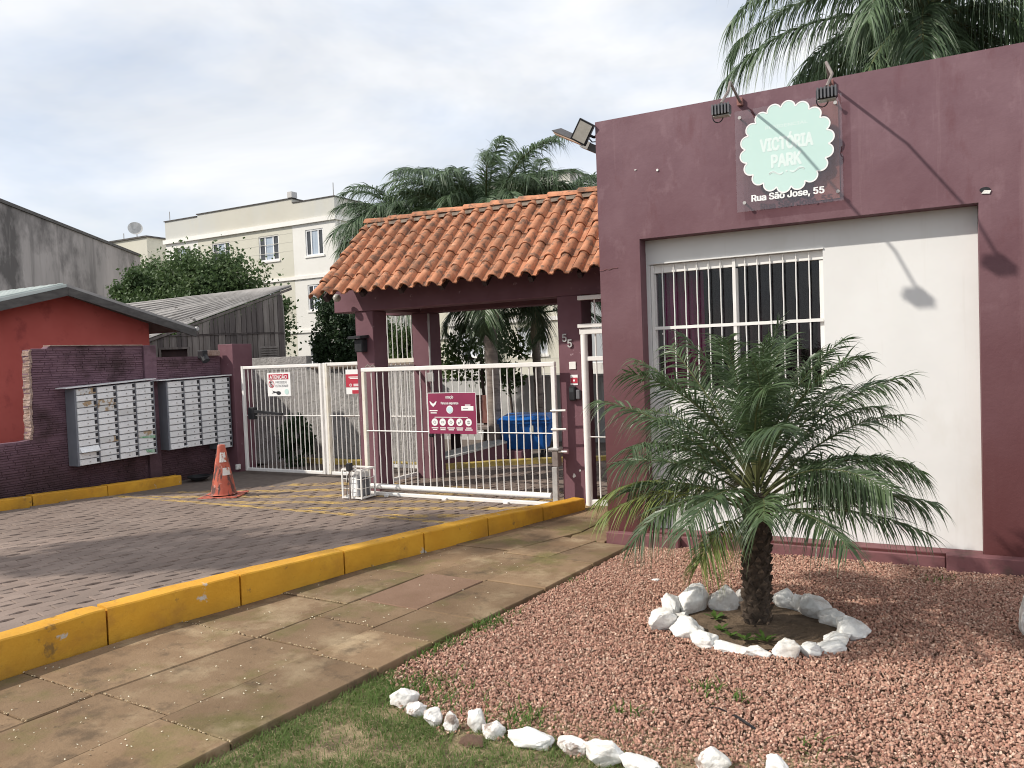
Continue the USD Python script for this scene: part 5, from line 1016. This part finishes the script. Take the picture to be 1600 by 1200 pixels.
obj('fascia', roof_piece(7.021, 2.72, 9.23, 2.13, .12, HX + .303, HX + .33), 'fascia_grey', hs); obj('fascia', roof_piece(7.019, 2.72, 3.6, 1.81, .12, HX + .303, HX + .33), 'fascia_grey', hs)
obj('soffit', roof_piece(7.03, 2.80, 9.0, 2.275, .03, HX + .002, HX + .30), 'dark_wood', hs)
obj('gutter_end', tube([(-17, 9.26, 2.27), (HX + .33, 9.26, 2.27)], .035, 8), 'galvanized', hs)
sw = np.array([.72, .69, 0]); sw /= np.linalg.norm(sw); sn = np.array([sw[1], -sw[0], 0]); s0 = np.array([-11.179, 11.447, 0])
sh = thing('wooden_shed', 'weathered grey plank shed with a sloping corrugated roof', 'shed', tuple(s0))
def SP(u, d_, z): q = s0 + sw * u - sn * d_; return (q[0], q[1], z)
def rz(u): return 3.04 + (u - .1) * .356
u = .03; k = 0
while u > -4.2:
    w = rnd(.075, .13); u0 = max(u - w, -4.2); g_ = .004
    for a0, a1 in ((-.1, 2.215), (2.245, None)):
        if a1 is None and rz(u0) - .03 < 2.27: continue
        tp = [(a1, a1)] if a1 else [(rz(u) - .03, rz(u0) - .03)]
        t0 = rnd(-.006, .006) + (.02 if a1 is None else 0)
        if a1 and -2.25 < (u + u0) / 2 < -1.72: 
            obj('plank', hull([SP(uu, dd - t0, z) for uu in (u - g_, u0 + g_) for dd in (0, .03) for z in (2.0, 2.215)]), f'plank_{int(rng.integers(3))}', sh); continue
        obj('plank', hull([SP(uu, dd - t0, z) for uu, zt in ((u - g_, tp[0][0]), (u0 + g_, tp[0][1])) for dd in (0, .03) for z in (a0, zt)]), f'plank_{int(rng.integers(3))}', sh)
    u = u0; k += 1
obj('batten', hull([SP(uu, dd, z) for uu in (-4.2, .04) for dd in (-.012, .02) for z in (2.217, 2.243)]), 'plank_2', sh)
obj('wall', hull([SP(uu, dd, z) for uu in (.0, .03) for dd in (.04, 3.8) for z in (-.1, 2.95)]), 'plank_1', sh)
wn = obj('window', hull([SP(uu, dd, z) for uu in (-2.22, -1.74) for dd in (.06, .09) for z in (1.4, 2.0)]), 'dark_pane', sh)
obj('window_frame', [hull([SP(uu, dd, z) for uu in ab for dd in (-.02, .04) for z in (1.4, 2.0)]) for ab in ((-2.25, -2.21), (-1.75, -1.71))] + [hull([SP(uu, dd, z) for uu in (-2.25, -1.71) for dd in (-.022, .04) for z in (1.97, 2.01)])], 'plank_0', wn)
obj('louvre', [hull([SP(uu, dd, z + h) for uu in (-.42, -.10) for dd, h in ((-.03, 0), (-.01, .03)) for z in (zz, zz + .008)]) for zz in np.arange(1.62, 1.98, .045)], 'plank_1', sh)
# corrugated roof: waves run down the slope
RD, RC, RA, RB = (np.array(q) for q in ((-12.48, 10.16, 2.40), (-11.0, 11.58, 3.135), (-15.70, 11.24, 3.04), (-11.42, 11.60, 3.14)))
RD2 = RD + (RD - RC) * 1.0; RA2 = RA + (RA - RB) * .6
nw = 11; n = nw * 8 + 1; q_ = np.linspace(0, 1, n); wv = np.sin(q_ * nw * 2 * np.pi)
v, f = [], []; ts = [0, .28, .5, .75, 1.0]
nrf = np.cross(RC - RD, RA - RD); nrf /= np.linalg.norm(nrf); nrf = nrf if nrf[2] > 0 else -nrf
for t_ in ts:
    lo_, hi_ = RD2 + (RC - RD2) * t_, RA2 + (RB - RA2) * t_
    for a_, w_ in zip(q_, wv): v.append(lo_ + (hi_ - lo_) * a_ + nrf * w_ * .06 * (1 - .70 * t_))
for i in range(len(ts) - 1):
    for j in range(n - 1): f.append((i * n + j, i * n + j + 1, (i + 1) * n + j + 1, (i + 1) * n + j))
obj('roof', (np.array(v), np.array(f)), 'fibre_roof', sh, smooth=60)
v2 = []
for t_ in (.555, .565):
    lo_, hi_ = RD2 + (RC - RD2) * t_, RA2 + (RB - RA2) * t_
    for a_, w_ in zip(q_, wv): v2.append(lo_ + (hi_ - lo_) * a_ + nrf * (w_ * .06 * (1 - .70 * t_) + .012))
obj('lap_line', (np.array(v2), np.array([(j, j + 1, n + j + 1, n + j) for j in range(n - 1)])), 'fascia_grey', sh)
for k in range(13):
    a_ = (k + .5) / 13
    obj('roof_rib', tube([RD2 + (RA2 - RD2) * a_ + nrf * .05, RC + (RB - RC) * a_ + nrf * .02], [.034, .012], 6), 'fibre_roof', sh, smooth=40)
obj('edge_board', hull([p + np.array([0, 0, h]) + o for p in (RC, RD2) for h in (-.07, -.02) for o in (np.zeros(3), sn * -.03)]), 'plank_0', sh)
obj('backing', hull([SP(uu, dd, z) for uu, zt in ((.0, 2.85), (-4.2, 1.3)) for dd in (.035, .05) for z in (-.1, zt)]), 'dark_wood', sh)
bw = thing('concrete_wall', 'tall stained concrete side wall of the building at the far left', 'wall', (-28, 17, 0))
wa, wb = np.array([-33.8, 25.35]), np.array([-20.5, 5.95]); wd_ = (wb - wa) / np.linalg.norm(wb - wa); wn_ = np.array([-wd_[1], wd_[0]]); wn_ = wn_ if wn_ @ (-wa) > 0 else -wn_
def WP(a, o, z): q = wa + wd_ * a - wn_ * o; return (q[0], q[1], z)
LW = np.linalg.norm(wb - wa)
obj('face', hull([WP(a, o, z) for a, zt in ((0, 7.12), (LW, 7.35)) for o in (0, 8) for z in (-.1, zt)]), 'big_concrete', bw)
obj('coping', hull([WP(a, o, z) for a, zt in ((0, 7.123), (LW, 7.353)) for o in (-.05, .3) for z in (zt, zt + .117)]), 'fascia_grey', bw)

# apartment blocks
def apt_window(t, x, y, z0, z1, w, seed, curtain=True):
    r = np.random.default_rng(seed)
    f = obj('window', [bx(x, x + w, y - .06, y - .0, z0, z0 + .07), bx(x, x + w, y - .06, y, z1 - .07, z1), bx(x, x + .07, y - .06, y, z0 + .071, z1 - .071), bx(x + w - .07, x + w, y - .06, y, z0 + .071, z1 - .071)] + [bx(x + w * q - .035, x + w * q + .035, y - .05, y, z0 + .071, z1 - .071) for q in ((.3, .7) if w > 1 else (.5,))], 'window_frame_white', t)
    obj('sill', bx(x - .06, x + w + .06, y - .14, y - .062, z0 - .09, z0 - .002), 'trim_white', f)
    qs = [0, .3, .7, 1] if w > 1 else [0, .5, 1]
    for i in range(len(qs) - 1):
        m = ('curtain_blue' if (i == 1) else 'dark_pane') if curtain == 'blue' else ('curtain_white' if curtain == 'white' else 'dark_pane')
        obj('pane', bx(x + w * qs[i] + .036, x + w * qs[i + 1] - .036, y - .02, y + .05, z0 + .072, z1 - .072), m, f)
def facade(t, x0, x1, y, z0, z1, holes, m, label=None):
    p = sbox(x0, z0, x1, z1)
    for (hx, hz0, hz1, hw) in holes: p = p.difference(sbox(hx, hz0, hx + hw, hz1))
    obj('wall', slab(p, .2, (0, y + .2, 0)), m, t, label=label)
AY = 30.5; AX0, AX1 = -38.4, -25.9
ab = thing('apartment_building', 'cream three storey apartment block with corner behind the shed', 'building', (-32, 34, 0))
wins = [(x, z, z + 1.32, w, 'blue') for x, w in ((-27.9, 1.18), (-31.15, 1.42), (-34.65, 1.35), (-37.7, 1.35)) for z in (7.08, 4.30, 1.5)]
for a, b, m in ((AX0, -35.75, 'cream_wall'), (-35.745, -28.75, 'olive_wall'), (-28.745, AX1, 'cream_wall')):
    facade(ab, a, b, AY, -.1, 8.72, [w[:4] for w in wins if a < w[0] < b], m)
for i, w in enumerate(wins): apt_window(ab, w[0], AY + .09, w[1], w[2], w[3], i, w[4])
obj('cornice', bx(AX0 - .1, AX1 + .1, AY - .12, AY + 13, 8.722, 8.95), 'trim_white', ab)
for z in (5.94, 3.2): obj('floor_band', bx(AX0 - .06, AX1 + .05, AY - .07, AY - .002, z, z + .16), 'trim_white', ab); obj('floor_band', bx(AX1 + .002, AX1 + .06, AY - .002, AY + 12.8, z, z + .16), 'trim_white', ab)
obj('parapet', bx(-35.7, -28.71, AY, AY + 3.4, 8.953, 10.10), 'parapet_wall', ab); obj('parapet', bx(-28.7, AX1, AY - .01, AY + 3.4, 8.953, 9.86), 'parapet_wall', ab); obj('parapet', bx(AX0, -35.71, AY + .01, AY + 3, 8.953, 10.0), 'parapet_wall', ab)
obj('flashing', bx(-35.75, -28.66, AY - .05, AY + 3.45, 10.102, 10.15), 'fascia_grey', ab); obj('flashing', bx(-28.65, AX1 + .05, AY - .05, AY + 3.45, 9.862, 9.91), 'fascia_grey', ab); obj('flashing', bx(AX0 - .05, -35.76, AY - .04, AY + 3.0, 10.002, 10.05), 'fascia_grey', ab)
obj('wall', bx(AX1 - .2, AX1, AY + .203, AY + 12.6, -.1, 8.72), 'cream_wall', ab); obj('wall', bx(AX0, AX1 - .203, AY + 12.4, AY + 12.6, -.1, 8.72), 'cream_wall', ab); obj('wall', bx(AX0, AX0 + .2, AY + .203, AY + 12.398, -.1, 8.72), 'cream_wall', ab)
obj('block_line', [bx(-35.7, -28.8, AY - .006, AY - .001, z, z + .025) for z in (8.35, 7.9, 7.45)], 'parapet_wall', ab)
obj('downpipe', tube([(AX1 + .04, AY + .3, 8.7), (AX1 + .04, AY + .3, -.1)], .05, 8), 'trim_white', ab)
obj('roof_rod', tube([(AX1 - .2, AY + .2, 9.9), (AX1 - .2, AY + .2, 10.6)], .025, 6), 'galvanized', ab); obj('roof_rod', tube([(AX0 + .2, AY + .2, 10.05), (AX0 + .2, AY + .2, 10.6)], .025, 6), 'galvanized', ab); obj('roof_box', bx(-28.9, -28.6, AY - .1, AY + .3, 10.153, 10.45), 'galvanized', ab)
ab2 = thing('apartment_building', 'cream apartment block seen through the gate and behind the palms', 'building', (-15.8, 34, 0))
BX0, BX1, BY = -19.1, -12.7, 29.9
wins = [(x, z, z + 1.2, w, 'white') for x, w in ((-18.45, 1.15), (-15.6, 1.42)) for z in (1.62, 4.4, 7.1)]
facade(ab2, BX0, -17.2, BY, -.1, 8.5, [w[:4] for w in wins if w[0] < -17.2], 'cream_wall'); facade(ab2, -17.195, BX1, BY, -.1, 8.5, [w[:4] for w in wins if w[0] > -17.2], 'olive_wall')
for i, w in enumerate(wins): apt_window(ab2, w[0], BY + .09, w[1], w[2], w[3], 50 + i, w[4])
for z in (3.05, 5.8, 8.5): obj('floor_band', bx(BX0 - .06, BX1 + .05, BY - .08, BY - .002, z, z + .17), 'trim_white', ab2)
obj('wall', bx(BX1 - .2, BX1, BY + .203, BY + 12, -.1, 9.1), 'cream_wall', ab2); obj('wall', bx(BX0, BX0 + .2, BY + .203, BY + 12, -.1, 8.6), 'olive_wall', ab2); obj('parapet', bx(BX0, BX1 - .203, BY, BY + 3, 8.503, 9.1), 'parapet_wall', ab2); obj('flashing', bx(BX0 - .05, BX1 + .05, BY - .05, BY + 12, 9.102, 9.18), 'fascia_grey', ab2)
obj('wall', bx(BX0 - 3.2, BX0 - .003, BY + 2.2, BY + 2.4, -.1, 8.6), 'olive_wall', ab2, label='recessed olive bay'); obj('floor_band', bx(BX0 - 3.2, BX0 - .01, BY + 2.1, BY + 2.198, 2.55, 2.7), 'trim_white', ab2)
obj('block_line', [bx(-17.1, BX1 - .1, BY - .006, BY - .001, z, z + .02) for z in (1.45, 2.35, .8)], 'parapet_wall', ab2)
ab3 = thing('apartment_building', 'low olive roof block with satellite dish beyond the concrete wall', 'building', (-48, 38, 0))
obj('wall', bx(-52, -43.3, 33.0, 44, -.1, 9.95), 'olive_wall', ab3); obj('flashing', bx(-52.1, -43.2, 32.9, 44.1, 9.952, 10.05), 'fascia_grey', ab3)
obj('wing', bx(-43.297, -39.5, 36.5, 44, -.1, 9.2), 'cream_wall', ab3); obj('floor_band', bx(-43.29, -39.5, 36.4, 36.498, 7.6, 7.8), 'trim_white', ab3)
apt_window(ab3, -42.9, 36.45, 5.7, 6.9, 1.5, 90, 'dark')
obj('tower', bx(-39.49, -38.5, 33.4, 40, -.1, 10.3), 'olive_wall', ab3)
dsh = thing('satellite_dish', 'grey satellite dish on the roof edge beyond the concrete wall', 'dish', (-44.6, 33.3, 10.45))
dm = trimesh.creation.revolve([(0, 0), (.25, .03), (.5, .13), (.52, .15), (.25, .05), (0, .02)], sections=20); dm.apply_scale(.85); dm.apply_transform(trimesh.transformations.rotation_matrix(1.25, [.6, .8, 0])); dm.apply_translation((-44.6, 33.2, 10.62)); obj('reflector', dm, 'plain_wall', dsh, smooth=40)
obj('mast', tube([(-44.6, 33.3, 10.05), (-44.6, 33.3, 10.6)], .03, 6), 'galvanized', dsh); obj('mast', tube([(-45.9, 33.3, 10.05), (-45.9, 33.3, 10.5)], .03, 6), 'galvanized', dsh)
